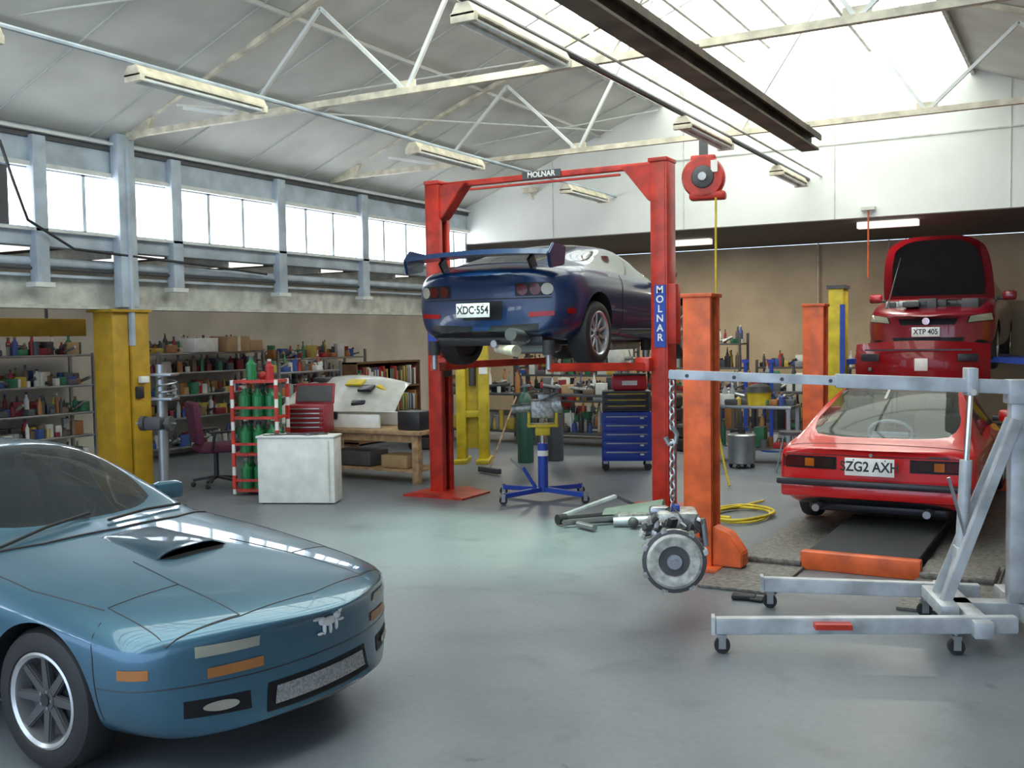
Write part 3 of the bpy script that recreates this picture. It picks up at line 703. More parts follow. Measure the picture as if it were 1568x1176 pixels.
b.grid(G,mat('crimson_paint',(.40,.006,.015),.3,coat=.8),.02); b.box((.05,-.08,1.36),(.16,.02,.16),plate,.004)
b.box((0,-.03,1.12),(1.0,.03,.12),blackp,.02); b.box((0,-.07,1.55),(1.3,.015,.02),blackp); b.box((-.6,-.0,1.45),(.25,.02,.1),blackp,.02,rot=(0,0,-.25)); b.box((.6,-.0,1.45),(.25,.02,.1),blackp,.02,rot=(0,0,.25))
for s in (-.6,.6): b.beam((s,.15,0),(s,.15,1.3),.05,.05,darkg); b.beam((s,.15,1.25),(s,.0,1.3),.04,.04,darkg); b.box((s,.15,.02),(.08,.6,.04),darkg)
b.obj((-1.95,14.0,0))

# ---------------------------------------------------------------- red two post lift
b=B('two_post_lift')
LX=(-6.46,-3.76); LY=9.62; H=3.52
for x,s in ((LX[0],1),(LX[1],-1)):
    b.box((x-s*.08,LY,H/2),(.03,.24,H),red,.006); b.box((x,LY-.105,H/2),(.16,.03,H),red,.006); b.box((x,LY+.105,H/2),(.16,.03,H),red,.006)
    b.box((x+s*.07,LY-.08,H/2),(.03,.06,H),red,.004); b.box((x+s*.07,LY+.08,H/2),(.03,.06,H),red,.004)
    b.box((x,LY,H+.01),(.20,.27,.04),red,.006)
    b.prism([(x-s*.35,0),(x+s*.45,0),(x+s*.45,.02),(x+s*.14,.06),(x+s*.12,.05),(x-s*.12,.05),(x-s*.35,.02)],'xz',LY-.3,LY+.3,red)
    b.box((x+s*.02,LY,1.75),(.14,.16,.8),darkg)  # carriage
    b.cyl((x+s*.02,LY,.1),(x+s*.02,LY,3.4),.03,steel)
    b.prism([(x-s*.02,H-.02),(x+s*.42,H-.02),(x+s*.33,H-.12),(x+s*.12,H-.38),(x-s*.02,H-.46)],'xz',LY-.09,LY+.09,red,.008)
    b.box((x+s*.14,LY,1.50),(.16,.45,.14),red,.02)
    for dy,ex in ((-1.15,.70),(1.25,.70)):
        b.beam((x+s*.14,LY+.2*(1 if dy>0 else -1),1.48),(x+s*ex,LY+dy,1.50),.09,.08,red,.008)
        b.cyl((x+s*ex,LY+dy,1.48),(x+s*ex,LY+dy,1.72),.03,steel); b.cyl((x+s*ex,LY+dy,1.62),(x+s*ex,LY+dy,1.76),.06,black)
b.box((( LX[0]+LX[1])/2,LY,H-.02),(LX[1]-LX[0]-.1,.08,.06),red,.008)
b.box(((LX[0]+LX[1])/2,LY-.02,H-.09),(LX[1]-LX[0]-.9,.04,.02),red)
b.box((-5.1,LY-.055,H-.01),(.46,.01,.08),darkg)
b.box((LX[1]+.02,LY-.125,1.98),(.12,.012,.62),blue); b.box((LX[1]+.14,LY-.05,2.0),(.09,.14,.6),red,.01)
b.box((LX[0]-.02,LY-.125,1.9),(.12,.012,.5),blue)
lift=b.obj()
for i,ch in enumerate('MOLNAR'): text('sign_letter',ch,.10,plate,(LX[1]+.02,LY-.133,2.24-i*.095),(rad(90),0,0),lift)
text('sign_letter','MOLNAR',.08,plate,(-5.1,LY-.062,H-.01),(rad(90),0,0),lift)

# orange four post hoist
b=B('four_post_hoist')
for x in (-2.6,.1):
    for y in (7.45,11.15):
        s=1 if x<-1 else -1
        b.box((x,y-.10,1.04),(.22,.025,2.08),orange,.005); b.box((x,y+.10,1.04),(.22,.025,2.08),orange,.005); b.box((x-s*.10,y,1.04),(.025,.2,2.08),orange,.005)
        b.box((x+s*.09,y-.07,1.04),(.03,.05,2.08),orange); b.box((x+s*.09,y+.07,1.04),(.03,.05,2.08),orange)
        b.box((x,y,2.09),(.25,.25,.03),orange,.005); b.box((x,y,.015),(.38,.42,.03),orange,.005)
        b.cyl((x,y,.03),(x,y,2.05),.02,steel)
        b.prism([(x+s*.10,.03),(x+s*.34,.03),(x+s*.34,.14),(x+s*.24,.28),(x+s*.10,.33)],'xz',y-.08,y+.08,orange,.01)
b.box((-1.47,7.72,.07),(.86,.10,.14),orange,.01); b.box((-.1,7.72,.07),(.5,.10,.14),orange,.01)
for x in (-2.14,-.80):
    b.box((x,9.35,.012),(.54,5.1,.022),checker,.004); b.box((x,7.9,.045),(.50,.5,.05),checker,.02)
    b.prism([(12.3,.02),(12.4,.14),(12.43,.14),(12.43,.02)],'yz',x-.24,x+.24,orange)
b.obj()
b=B('rubber_mat'); b.box((-1.47,8.65,.115),(.80,1.7,.03),matbl,.01); b.box((-1.47,8.65,.05),(.6,1.5,.10),darkg); b.obj()

# ---------------------------------------------------------------- engine crane with gearbox
b=B('engine_crane'); ang=rad(20)
def caster(b,x,y,m=black):
    b.cyl((x,y-.02,.045),(x,y+.02,.045),.045,m,16); b.box((x,y,.10),(.05,.06,.02),steel); b.box((x,y-.03,.07),(.04,.006,.08),steel); b.box((x,y+.03,.07),(.04,.006,.08),steel); b.cyl((x,y,.1),(x,y,.13),.02,steel)
for s in (-1,1):
    tip=-1.74 if s<0 else -1.40
    b.beam((-.10,s*.36,.175),(tip,s*.50,.155),.07,.09,galv,.006); caster(b,tip+.04,s*.50); caster(b,-.42,s*.38)
    b.box((tip-.01,s*.50,.16),(.02,.09,.10),galv)
    b.beam((-.42,s*.10,.2),(-.02,s*.05,1.28),.045,.06,galv,.004)
    caster(b,.08,s*.34)
b.box((-.30,0,.165),(.10,.98,.09),galv,.006); b.box((.05,0,.165),(.10,.85,.09),galv,.006); b.box((-.42,0,.20),(.10,.5,.07),galv,.004); b.box((-.13,0,.17),(.6,.12,.08),galv)
b.box((0,0,.80),(.09,.09,1.30),galv,.006); b.box((0,0,1.44),(.13,.13,.14),galv,.01)
b.beam((.12,0,1.46),(-1.02,0,1.51),.08,.08,galv,.005,up='Y'); b.beam((-.95,0,1.507),(-2.0,0,1.555),.055,.055,galv,.004)
for k in range(4): b.cyl((-1.0-.05-k*.28,-.03,1.51+k*.012),(-1.0-.05-k*.28,.03,1.51+k*.012),.012,darkg,8)
rx=-.26
b.box((rx,0,1.50),(.06,.12,.16),galv,.006); b.cyl((rx,-.07,1.44),(rx,.07,1.44),.018,chrome)
b.cyl((rx,0,1.42),(rx-.02,0,1.02),.018,chrome); b.cyl((rx-.02,0,1.04),(rx-.04,0,.52),.035,galv,20); b.box((rx-.05,0,.48),(.06,.12,.10),galv,.005)
b.cyl((rx-.02,-.06,.55),(rx-.14,-.10,.95),.01,steel,8); b.beam((rx-.05,0,.46),(-.38,0,.22),.05,.06,galv)
b.box((-1.1,-.502-.0,.175),(.2,.08,.03),red,0,rot=(0,0,.085))
b.cyl((.12,0,1.0),(.30,0,1.10),.014,steel,8); b.cyl((.30,-.15,1.1),(.30,.15,1.1),.014,black,8)
def chain(b,p,q,m,L=.042,r=.005,w=.014):
    p=Vector(p);q=Vector(q);n=max(2,int((q-p).length/(L*.72))); d=(q-p).normalized(); u=d.orthogonal().normalized(); v=d.cross(u)
    for i in range(n):
        cc=p.lerp(q,(i+.5)/n); a=u if i%2 else v
        b.tube([cc+d*(L/2)*math.sin(t)+a*w*math.cos(t) for t in [2*math.pi*k/10 for k in range(10)]],r,m,5,closed=True)
chain(b,(-1.98,0,1.52),(-1.98,0,1.22),steel,.055,.007,.018); b.tube([(-1.98,0,1.24),(-1.95,0,1.19),(-1.96,0,1.14),(-2.0,0,1.13),(-2.02,0,1.17)],.016,steel); chain(b,(-1.98,0,1.15),(-1.98,.0,.80),steel,.055,.007,.018)
chain(b,(-.28,0,.45),(-.40,0,.25),steel,.03,.004,.01)
cr=b.obj((-.36,6.5,0),ang)
b=B('gearbox')
b.lathe([(-.16,.12),(-.17,.185),(-.15,.195),(-.13,.185),(-.02,.170),(.06,.15),(.10,.14)],alu,axis='y',seg=32)
b.lathe([(-.172,.192),(-.178,.170),(-.16,.168),(-.15,.19)],darkg,axis='y',seg=32,closed=True)
b.lathe([(-.176,.168),(-.186,.150),(-.180,.095),(-.165,.09),(-.16,.16)],mat('worn_casting',(.52,.52,.48),.5,metal=.3,var=.4,scale=20),axis='y',seg=32,closed=True)
b.lathe([(-.165,.02),(-.168,.10),(-.15,.105)],darkg,axis='y',seg=28)
b.cyl((0,-.23,0),(0,-.1,0),.02,steel,16); b.cyl((0,-.19,0),(0,-.15,0),.045,steel,20)
for a in (.3,1.0,1.9,2.7,3.6,4.4,5.3): b.cyl((.19*math.cos(a),-.175,.19*math.sin(a)),(.19*math.cos(a),-.10,.19*math.sin(a)),.020,alu,8)
b.box((0,.22,.0),(.24,.34,.26),alu,.03); b.box((.03,.10,.20),(.26,.26,.14),alu,.03); b.cyl((0,.35,0),(0,.60,0),.06,alu,16); b.box((.12,.02,.20),(.10,.10,.10),darkg,.02)
b.sph((-.12,.0,.19),.055,alu); b.cyl((.1,-.05,.18),(-.1,.1,.26),.02,steel); b.box((.02,.05,.28),(.05,.07,.06),blue,.01); b.box((-.08,.1,.26),(.12,.1,.06),steel,.02); b.cyl((-.19,.05,.10),(-.12,.05,.22),.03,alu,10); b.cyl((.2,.05,.05),(.18,.05,.22),.025,steel,10)
for k in range(26):
    x=random.uniform(-.17,.17); q=random.uniform(-.14,.22); b.box((x,q,random.uniform(.13,.24)),(random.uniform(.02,.07),random.uniform(.02,.07),random.uniform(.02,.06)),random.choice([alu,darkg,steel,blackp]),.005,rot=(random.uniform(-.6,.6),random.uniform(-.6,.6),random.uniform(-1,1)))
for k in range(12): b.tube([(random.uniform(-.18,.18),random.uniform(-.12,.2),random.uniform(.1,.2)) for _ in range(3)]+[(0,.03,.30)],.007,random.choice([darkg,steel,blackp]),6)
chain(b,(0,.02,.37),(0,.02,.28),steel)
gx,gy=-.36-1.98*math.cos(ang),6.5-1.98*math.sin(ang)
b.obj((gx,gy,.44),rad(24))

# hose reel + yellow air line
b=B('hose_reel')
b.lathe([(-.10,.0),(-.10,.24),(-.07,.26),(.07,.26),(.10,.24),(.10,0)],red,axis='y',seg=32)
b.lathe([(-.13,.0),(-.13,.10),(-.12,.13),(-.10,.14)],darkg,axis='y',seg=24); b.cyl((0,-.16,0),(0,-.12,0),.05,steel)
b.box((0,0,.22),(.30,.16,.10),red,.02); b.box((.05,0,-.22),(.44,.2,.10),red,.03); b.box((0,0,.36),(.10,.10,.20),darkg); b.box((.14,-.11,.12),(.08,.02,.14),plate)
b.obj((-4.15,12.0,3.70),rad(12))
b=B('air_hose'); P=[]
for i in range(30):
    t=i/29; P.append((-3.97+.14*t-.05*math.sin(math.pi*t)+.5*max(0,t-.7)**2*8*.5, 11.92-.5*t**3,3.42*(1-t)+.02))
b.tube(P,.014,yellow,8); b.obj()
b=B('coiled_air_hose'); P=[(-3.0,10.55,.02),(-3.1,10.2,.02)]
for k in range(70):
    a=k*.32; P.append((-2.95+(.28+.03*math.sin(k*.7))*math.cos(a+1.5),9.62+(.42+.04*math.cos(k*.5))*math.sin(a+1.5),.018+.0006*k))
b.tube(P,.012,yellow,8); b.obj()
b=B('hose_reel'); b.lathe([(-.08,0),(-.08,.20),(.08,.20),(.08,0)],red,(0,0,0),axis='x',seg=24); b.box((0,0,.25),(.1,.12,.14),darkg,.01); b.cyl((0,0,.3),(0,0,.6),.03,cream); b.obj((-.44,11.9,3.85))

# ---------------------------------------------------------------- clutter tools
def bottle(b,x,y,z,h,r,m):
    b.lathe([(0,r),(h*.65,r),(h*.78,r*.45),(h*.9,r*.4)],m,(x,y,z),seg=10); b.cyl((x,y,z+h*.9),(x,y,z+h),r*.48,random.choice(colors),8)
def clutter(b,x0,x1,y0,y1,z,n,hmax=.28,big=.28):
    for k in range(n):
        along=(x1-x0)>(y1-y0)
        t=min(1,max(0,(k+.5)/n+random.uniform(-.02,.02)))
        if along: x=x0+(x1-x0)*t; y=random.uniform(y0+.06,y1-.06)
        else: y=y0+(y1-y0)*t; x=random.uniform(x0+.06,x1-.06)
        m=random.choice(colors); q=random.random(); h=random.uniform(.3,1)*hmax
        if q<.36: bottle(b,x,y,z,h,random.uniform(.022,.045),m)
        elif q<.54: b.cyl((x,y,z),(x,y,z+h*.6),random.uniform(.03,.06),m,12)
        elif q<.54+big: b.box((x,y,z+h*.35),(random.uniform(.06,.2),random.uniform(.06,.2),h*.7),random.choice(colors+[card]),.006,rot=(0,0,random.uniform(-.5,.5)))
        elif q<.92:
            b.cyl((x-.08,y,z+.03),(x+.09,y+.05,z+random.uniform(.04,.16)),random.uniform(.015,.03),random.choice([steel,darkg,alu,blackp]),8)
        else:
            b.box((x,y,z+.04),(.2,.14,.08),m,.015); b.tube([(x-.06,y,z+.08),(x-.04,y,z+.13),(x+.04,y,z+.13),(x+.06,y,z+.08)],.008,blackp,6)
def shelving(cx,cy,L,D,levels,H,axis='y',m=steel,n=14,hm=.26,name='shelving_unit'):
    b=B(name); hx,hy=(D/2,L/2) if axis=='y' else (L/2,D/2)
    for sx in (-1,1):
        for sy in (-1,1): b.box((sx*hx,sy*hy,H/2),(.04,.04,H),m)
    for z in levels: b.box((0,0,z),(2*hx,2*hy,.03),m,.004)
    o=b.obj((cx,cy,0))
    c_=B('shelf_supplies')
    for z in levels: clutter(c_,-hx+.05,hx-.05,-hy+.06,hy-.06,z+.015,n,hm); clutter(c_,-hx+.05,hx-.05,-hy+.06,hy-.06,z+.015,n,hm*.9)
    c_.obj(parent=o)
    return o
shelving(-12.45,7.0,1.5,.5,(.15,.5,.85,1.25,1.62),1.65,n=22,hm=.32)
shelving(-12.45,8.7,1.5,.5,(.15,.5,.82,1.2,1.62),1.65,n=22,hm=.32)
sh=shelving(-12.45,11.7,2.2,.5,(.15,.6,.95,1.3,1.6),1.65,n=32,hm=.32)
shelving(-12.4,14.3,2.4,.5,(.15,.6,1.0,1.45),1.6,n=30,hm=.36)
shelving(-9.0,18.4,2.6,.5,(.2,.7,1.15,1.6),1.8,axis='x',n=24,hm=.38,m=darkg)
shelving(-6.6,18.4,2.0,.5,(.2,.7,1.15,1.6),1.8,axis='x',n=20,hm=.38,m=darkg)
shelving(-4.2,18.8,2.4,.5,(.2,.7,1.15),1.3,axis='x',n=24,hm=.36,m=darkg)
shelving(-7.9,16.0,2.2,.45,(.2,.65,1.1,1.5),1.55,axis='x',n=22,hm=.36,m=darkg)
shelving(.7,17.6,2.0,.5,(.2,.8,1.3,1.8),2.1,axis='x',m=yellow,n=18,hm=.42)
shelving(-.1,13.8,.9,.45,(.2,.7,1.15),1.2,axis='x',m=darkg,n=10,hm=.4)
shelving(-10.6,11.9,1.4,.45,(.15,.55,.95,1.3),1.45,n=18,hm=.32)
b=B('cardboard_boxes'); b.box((.1,.5,1.74),(.4,.5,.25),card,.006); b.box((.1,.93,1.71),(.35,.3,.18),card,.006); b.box((.1,-.2,1.73),(.4,.5,.22),white,.006); b.box((.305,.5,1.75),(.01,.06,.26),cream); b.obj(parent=sh)

# bookshelf with books
b=B('bookshelf')
b.box((0,0,.7),(.3,.03,1.4),dwood)
for y in (-.9,.9,0): b.box((0,y,.7),(.3,.03,1.4),dwood)
for z in (.05,.5,.95,1.385): b.box((0,0,z),(.3,1.83,.03),dwood)
b.box((-.14,0,.7),(.015,1.8,1.38),dwood)
for z in (.52,.97):
    y=-.86
    while y<.84:
        w=random.uniform(.02,.05); h=random.uniform(.24,.36)
        if abs(y)>.04: b.box((.03,y,z+h/2),(.2,w*.92,h),random.choice(colors),.002)
        y+=w
b.obj((-10.75,14.2,0))

# workbench with white nose section
b=B('workbench')
b.box((0,0,.63),(1.9,.75,.05),wood,.004)
for x in (-.86,.86):
    for y in (-.3,.3): b.box((x,y,.31),(.09,.09,.62),wood,.004)
b.box((0,-.3,.56),(1.8,.04,.10),wood); b.box((0,0,.15),(1.7,.6,.03),wood); b.box((-.2,-.05,.27),(.6,.4,.2),darkg,.03); b.box((.45,-.05,.25),(.4,.35,.16),card,.01)
b.obj((-8.05,10.45,0))
b=B('car_nose_panel'); G=[]
for i in range(13):
    t=i/12; row=[]
    for j in range(17):
        u_=-1+2*j/16
        row.append((.86*u_*(1-.10*t),-.34+.05*abs(u_)**2+.62*t, .16+.44*math.sin(t*1.45)*(1-.26*abs(u_)**2)+.06))
    G.append(row)
b.grid(G,whitecar,.015)
b.box((-.2,-.33,.16),(.5,.05,.10),blackp,.02); b.box((.30,-.22,.31),(.20,.09,.08),blackp,.03,rot=(.5,0,.2)); b.box((.12,.02,.57),(.24,.16,.03),yellow,.01,rot=(.4,0,0)); b.box((.55,.12,.50),(.22,.26,.03),yellow,.01,rot=(.2,.4,0)); b.box((-.45,.2,.60),(.2,.3,.06),blackp,.02)
b.box((.35,-.1,.50),(.2,.15,.04),blackp,.01,rot=(.4,0,0)); b.box((0,-.3,.09),(1.3,.06,.18),whitecar,.02); b.box((0,.2,.09),(1.3,.06,.18),whitecar,.02)
b.obj((-8.50,10.45,.655),rad(8))
b=B('laptop_case'); b.box((0,0,.12),(.34,.28,.24),blackp,.02); b.box((0,-.12,.2),(.2,.03,.04),steel,.01); b.obj((-7.32,10.3,.655))

# white cabinet
b=B('storage_cabinet'); b.box((0,0,.37),(.86,.30,.72),white,.012); b.box((0,-.005,.738),(.88,.32,.02),white,.004); b.box((.37,-.16,.37),(.012,.012,.66),offwhite)
for x in (-.38,.38):
    for y in (-.12,.12): b.cyl((x,y,0),(x,y,.02),.02,black,8)
for k in range(9): b.tube([(random.uniform(-.38,.38),random.uniform(-.11,.11),.75) for _ in range(2)]+[(random.uniform(-.38,.38),0,.77)],.008,random.choice([darkg,steel]),5)
b.obj((-7.60,8.50,0),rad(24))
def toolchest(name,loc,rz,w,d,z0,z1,m,dr,lid=False,legs=True):
    b=B(name); h=z1-z0
    b.box((0,0,(z0+z1)/2),(w,d,h),m,.01)
    z=z0+.03; hh=(h-.06)/dr
    for i in range(dr):
        b.box((0,-d/2-.006,z+hh/2),(w-.05,.012,hh-.012),m,.004); b.box((0,-d/2-.022,z+hh*.75),(w-.12,.018,.016),steel,.003); z+=hh
    if lid: b.box((0,d/2+.05,z1+.12),(w,.03,.26),m,.01,rot=(-.25,0,0)); b.box((0,d/2+.03,z1+.12),(w-.06,.02,.20),darkg,.0,rot=(-.25,0,0))
    if legs:
        for x in (-w/2+.05,w/2-.05):
            for y in (-d/2+.05,d/2-.05):
                if z0<.3:
                    b.cyl((x,y-.015,.05),(x,y+.015,.05),.05,black,16); b.box((x,y,z0-.015),(.06,.06,.05),steel)
                else: b.box((x,y,z0/2),(.035,.035,z0),darkg)
        if z0>.3: b.box((0,0,.2),(w,d,.02),darkg)
    return b
tr=mat('toolbox_red',(.26,.012,.018),.4)
toolchest('tool_chest',0,0,.50,.35,.66,1.00,tr,5,lid=True).obj((-8.36,9.55,0),rad(22))
b=toolchest('tool_cabinet',0,0,.66,.46,.13,.78,blue,5); b.box((0,0,.92),(.64,.42,.27),darkg,.01)
for i in range(3): b.box((0,-.216,.84+i*.08),(.58,.012,.065),blackp,.003); b.box((0,-.226,.86+i*.08),(.5,.012,.012),yellow)
for i in range(5): b.box((.2,-.245,.22+.12*i),(.05,.01,.02),plate)
b.obj((-5.42,12.5,0),rad(25))
b=B('toolbox'); b.box((0,0,.10),(.46,.22,.20),mat('toolbox_red2',(.5,.01,.02),.35),.03); b.box((0,0,.21),(.44,.2,.03),blackp,.01); b.tube([(-.12,0,.21),(-.1,0,.27),(.1,0,.27),(.12,0,.21)],.012,blackp); b.box((0,-.115,.1),(.2,.01,.06),plate); b.obj((-5.37,12.5,1.06),rad(25))

# gas bottle rack
b=B('bottle_rack')
for x in (-.26,.26):
    for y in (-.2,.2):
        b.box((x,y,.68),(.035,.035,1.32),white,.004)
        for q in range(5): b.box((x,y,.16+.26*q),(.038,.038,.16),red)
for z in (.06,.48,.90): b.box((0,0,z),(.52,.40,.03),red); b.box((0,-.2,z+.12),(.52,.015,.03),red)
b.box((0,0,1.32),(.54,.42,.03),red)
for z in (.075,.495,.915):
    for x in (-.16,0,.16):
        for y in (-.08,.1): bottle(b,x,y,z,.36,.065,green)
bottle(b,-.1,0,1.335,.28,.06,green); bottle(b,.12,0,1.335,.24,.05,colors[0]); b.sph((.0,.1,1.38),.05,colors[0])
b.obj((-8.45,8.80,0),rad(24))

# office chair
b=B('office_chair')
b.box((0,0,.48),(.50,.48,.10),maroon,.04); b.box((0,.25,.80),(.46,.09,.52),maroon,.04,rot=(-.12,0,0)); b.cyl((0,0,.12),(0,0,.45),.03,blackp); b.beam((0,.1,.44),(0,.27,.62),.05,.02,blackp)
for s in (-1,1): b.tube([(s*.24,.1,.46),(s*.29,.1,.55),(s*.29,.08,.68)],.018,blackp); b.box((s*.29,.02,.69),(.06,.26,.03),blackp,.01)
for k in range(5):
    a=2*math.pi*k/5; b.beam((0,0,.12),(.28*math.cos(a),.28*math.sin(a),.08),.04,.03,blackp); b.sph((.28*math.cos(a),.28*math.sin(a),.03),.03,black)
b.obj((-9.42,9.02,0),rad(150))

# coil-spring compressor / grinder stand
b=B('spring_compressor')
b.cyl((0,0,.02),(0,0,1.55),.055,steel,20); b.cyl((0,0,0),(0,0,.03),.22,steel,24)
b.tube([(.10*math.cos(t)+.06,.10*math.sin(t),1.20+t*.012) for t in [k*.4 for k in range(44)]],.012,steel,6)
b.box((.04,0,1.18),(.24,.18,.03),steel,.005); b.box((.04,0,1.44),(.24,.18,.03),steel,.005)
b.box((-.05,-.08,.92),(.20,.14,.14),darkg,.03); b.cyl((-.20,-.08,.92),(-.15,-.08,.92),.08,darkg,20); b.cyl((.1,-.08,.92),(.15,-.08,.92),.08,darkg,20); b.cyl((-.26,-.08,.92),(.2,-.08,.92),.012,steel)
b.obj((-8.72,7.6,0),rad(20))

# transmission jack
b=B('transmission_jack')
for s in (-1,1):
    b.beam((0,0,.11),(.44,s*.34,.09),.06,.05,blue,.005); b.beam((0,0,.11),(-.44,s*.34,.09),.06,.05,blue,.005)
    caster(b,.44,s*.34); caster(b,-.44,s*.34)
b.cyl((0,0,.08),(0,0,.62),.055,blue,20); b.cyl((0,0,.62),(0,0,.80),.03,chrome,16); b.cyl((0,0,.48),(0,0,.54),.06,plate,20)
b.cyl((-.08,0,.12),(-.22,0,.35),.02,blue); b.cyl((-.22,0,.33),(-.36,0,.45),.012,steel)
b.box((0,0,.82),(.34,.24,.03),yellow,.005); b.box((-.15,0,.88),(.03,.22,.16),yellow,.005); b.box((.15,0,.88),(.03,.22,.16),yellow,.005); b.box((0,0,.76),(.16,.16,.10),yellow,.005)
b.box((0,0,1.0),(.26,.24,.20),alu,.03); b.cyl((0,0,1.02),(.20,0,1.05),.10,alu,20,r2=.14); b.cyl((-.1,0,1.02),(-.34,0,1.0),.05,alu,16); b.box((.02,.02,1.13),(.14,.14,.08),alu,.02)
b.obj((-5.25,9.80,0),rad(30))

# yellow press + gas cylinders
b=B('hydraulic_press')
for x in (-.16,.16): b.box((x,0,.88),(.14,.22,1.76),yellow,.01); b.box((x,0,.03),(.18,.6,.06),yellow,.005)
b.box((0,0,1.68),(.46,.16,.16),yellow,.01); b.box((0,0,.70),(.4,.2,.10),yellow,.01); b.cyl((0,0,1.1),(0,0,1.56),.05,darkg); b.box((.17,-.12,1.35),(.12,.01,.16),plate); b.box((0,.04,.9),(.3,.03,1.4),yellow)
b.obj((-7.72,12.3,0),rad(25))
b=B('gas_cylinder'); b.lathe([(0,.11),(.02,.115),(.85,.115),(.95,.08),(1.0,.035),(1.08,.03)],dgreen,seg=24); b.cyl((0,0,1.05),(0,0,1.14),.02,steel); b.box((.05,0,1.1),(.1,.03,.03),steel)
b.tube([(.1,0,1.1),(.22,0,1.0),(.2,.05,.7),(.13,.1,.4)],.01,black); b.obj((-7.0,12.55,0))
b=B('gas_cylinder'); b.lathe([(0,.11),(.02,.115),(.75,.115),(.85,.08),(.9,.035),(.98,.03)],darkg,seg=24); b.obj((-6.7,12.9,0))
def tyres(x,y,n):
    b=B('tyre_stack')
    for k in range(n): b.lathe([(-.09,.20),(-.10,.22),(-.10,.28),(-.07,.31),(.07,.31),(.10,.28),(.10,.22),(.09,.20)],black,(random.uniform(-.02,.02),random.uniform(-.02,.02),.10+.2*k),seg=32,closed=True)
    b.obj((x,y,0))
tyres(-6.1,15.6,4); tyres(-9.4,13.6,3); tyres(-5.3,14.9,2)

def bench(name,x,y,L,D,h,m=steel,rz=0,n=12,hm=.25):
    b=B(name); b.box((0,0,h-.02),(L,D,.04),m,.004)
    for sx in (-1,1):
        for sy in (-1,1): b.box((sx*(L/2-.04),sy*(D/2-.04),h/2-.02),(.05,.05,h-.04),m)
    b.box((0,0,.2),(L-.1,D-.1,.03),m)
    o=b.obj((x,y,0),rz)
    c_=B('bench_parts'); clutter(c_,-L/2+.06,L/2-.06,-D/2+.05,D/2-.05,h,n,hm); clutter(c_,-L/2+.06,L/2-.06,-D/2+.1,D/2-.1,.215,n,hm*1.3); clutter(c_,-L/2+.06,L/2-.06,-D/2+.05,D/2-.05,h,n,hm*1.1)
    for k in range(n//2):
        c_.cyl((random.uniform(-L/2+.1,L/2-.1),0,h+.03),(random.uniform(-L/2+.1,L/2-.1),random.uniform(-.2,.2),h+random.uniform(.05,.2)),.03,random.choice([alu,darkg,steel]),10)
    c_.obj(parent=o); return o
bench('work_table',-7.2,14.9,1.6,.6,.85,m=darkg,n=18,hm=.4)
wt=bench('work_table',-4.15,13.9,1.3,.55,.80,n=14,m=steel,hm=.3)
bench('work_table',-9.2,15.0,1.8,.7,.85,m=darkg,n=20,hm=.45)
bench('work_table',-4.2,16.6,2.4,.7,.85,m=darkg,n=26,hm=.5)
b=B('drill_press'); b.box((0,0,.02),(.3,.45,.04),darkg,.01); b.cyl((0,.12,.02),(0,.12,1.6),.04,steel); b.box((0,-.02,1.5),(.22,.5,.26),offwhite,.04); b.box((0,-.05,.9),(.26,.26,.03),darkg); b.cyl((0,-.15,1.15),(0,-.15,1.4),.03,steel); b.cyl((.11,-.1,1.45),(.22,-.1,1.45),.03,steel)
for k in range(3): b.cyl((.2,-.1,1.45),(.2,-.1+.15*math.cos(k*2.1),1.45+.15*math.sin(k*2.1)),.008,steel,6)
b.obj((-6.1,13.9,0))
b=B('steel_drum'); b.lathe([(0,.17),(.01,.18),(.36,.18),(.38,.19),(.40,.17)],steel,seg=24); b.cyl((0,0,.4),(0,0,.46),.05,black); b.box((0,0,.48),(.2,.02,.02),black,.005)
for k in range(4):
    a=k*1.57; b.sph((.15*math.cos(a),.15*math.sin(a),-.03),.03,black)
b.obj((-4.05,13.2,.06))
b=B('wet_vacuum'); b.lathe([(0,.16),(.16,.17),(.18,.19)],yellow,seg=20); b.lathe([(.18,.19),(.26,.15),(.30,.05)],black,seg=20); b.obj((.15,-.05,.80),parent=wt)
b=B('stool'); b.cyl((0,0,.50),(0,0,.54),.17,darkg,20)
for k in range(4):
    a=k*1.57+.4; b.cyl((.1*math.cos(a),.1*math.sin(a),.5),(.2*math.cos(a),.2*math.sin(a),0),.012,steel,8)
b.obj((-3.3,12.9,0))

# parts on the floor
b=B('suspension_parts')
b.beam((-.4,-.2,.05),(.25,.25,.07),.05,.05,darkg,.01); b.beam((-.35,-.32,.04),(.1,.0,.05),.05,.04,steel,.01); b.cyl((-.42,-.25,.05),(-.36,-.18,.05),.05,black); b.box((.25,.1,.05),(.4,.2,.10),alu,.03,rot=(0,0,.5)); b.cyl((.1,-.15,.04),(.5,-.05,.06),.04,galv); b.box((-.1,.1,.03),(.3,.08,.05),dgreen,.01,rot=(0,0,.8)); b.sph((.3,-.2,.05),.05,darkg)
b.cyl((-.2,-.3,.03),(.0,-.45,.03),.03,steel)
G=[]
for i in range(7):
    t=i/6; G.append([(-.05+.55*t,.0+.25*u+.1*t,.05+.16*math.sin(math.pi*(u*.8+.1))*(.4+.6*t)) for u in [j/8 for j in range(9)]])
b.grid(G,mat('grey_green_part',(.36,.42,.36),.5),.01)
b.beam((-.45,.05,.04),(.0,.35,.20),.07,.03,galv,.005); b.beam((.0,.35,.20),(.3,.45,.05),.05,.03,darkg,.005)
b.obj((-4.0,8.75,.012),rad(10))
b=B('glove'); b.box((0,0,.02),(.16,.09,.035),black,.015,rot=(0,0,.4))
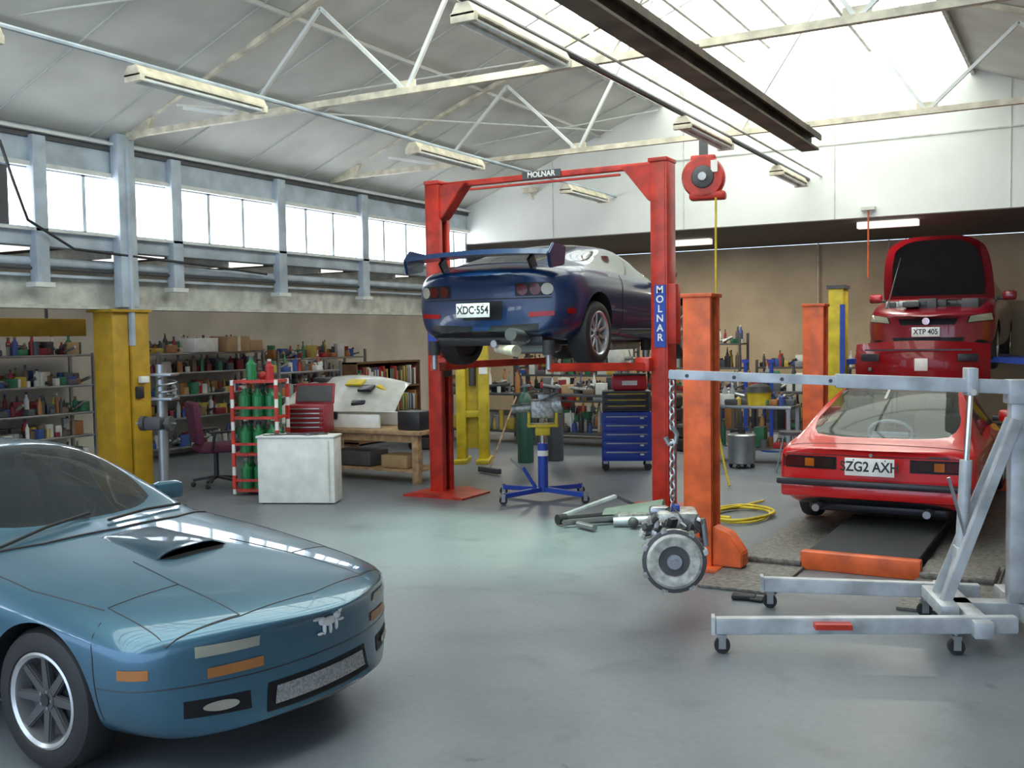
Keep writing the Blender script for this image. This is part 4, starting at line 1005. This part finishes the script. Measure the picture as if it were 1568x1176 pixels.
for k in range(4): b.cyl((.06,-.03+.022*k,.018),(.14,-.01+.025*k,.014),.011,black,8)
b.cyl((-.02,.05,.018),(.04,.10,.015),.012,black,8); b.obj((-2.02,6.62,0),rad(-10))
b=B('broom'); b.cyl((0,0,.06),(-.5,.9,.95),.012,wood,8); b.box((0,0,.05),(.42,.07,.07),darkg,.01); b.obj((-6.85,11.3,0),rad(-20)) 
b=B('wall_pipes'); 
for x in (-3.3,-3.0,-4.6): b.cyl((x,19.95,1.2),(x,19.95,3.5),.02,red if x==-3.0 else cream,8)
b.obj()
b=B('air_pipe'); b.cyl((-2.9,15.74,2.6),(-2.9,15.74,3.6),.012,orange,8); b.box((-2.9,15.74,3.62),(.2,.1,.05),offwhite); b.obj()
b=B('axle_stand')
for x in (-4.6,-4.2): b.cyl((x,15.2,0),(x,15.2,1.35),.03,blue,12); b.cyl((x,15.2,0),(x,15.2,.04),.16,blue,20); b.box((x,15.2,1.37),(.1,.06,.05),blue)
b.obj()

# ---------------------------------------------------------------- light
w=bpy.data.worlds.new('World'); scene.world=w; w.use_nodes=True
w.node_tree.nodes['Background'].inputs[0].default_value=(.58,.74,1,1); w.node_tree.nodes['Background'].inputs[1].default_value=2.6
ld=bpy.data.lights.new('skylight_beam','SPOT'); ld.energy=1900; ld.color=(.62,1,.78); ld.spot_size=rad(46); ld.spot_blend=1; ld.shadow_soft_size=.5
lo=bpy.data.objects.new('skylight_beam',ld); scene.collection.objects.link(lo); lo.location=(-4.7,7.3,5.6); lo.rotation_euler=(rad(4),0,0)

# ---------------------------------------------------------------- camera
cam=bpy.data.cameras.new('Camera'); co=bpy.data.objects.new('Camera',cam); scene.collection.objects.link(co); scene.camera=co
cam.lens=36*1581.6/1600; cam.sensor_width=36; cam.clip_end=200
cam.shift_x=-.01; cam.shift_y=.0075
co.matrix_world=Matrix.Translation((0,0,1.8))@Matrix.Rotation(rad(29.3),4,'Z')@Matrix.Rotation(rad(90-3.14),4,'X')@Matrix.Rotation(rad(-.8),4,'Z')
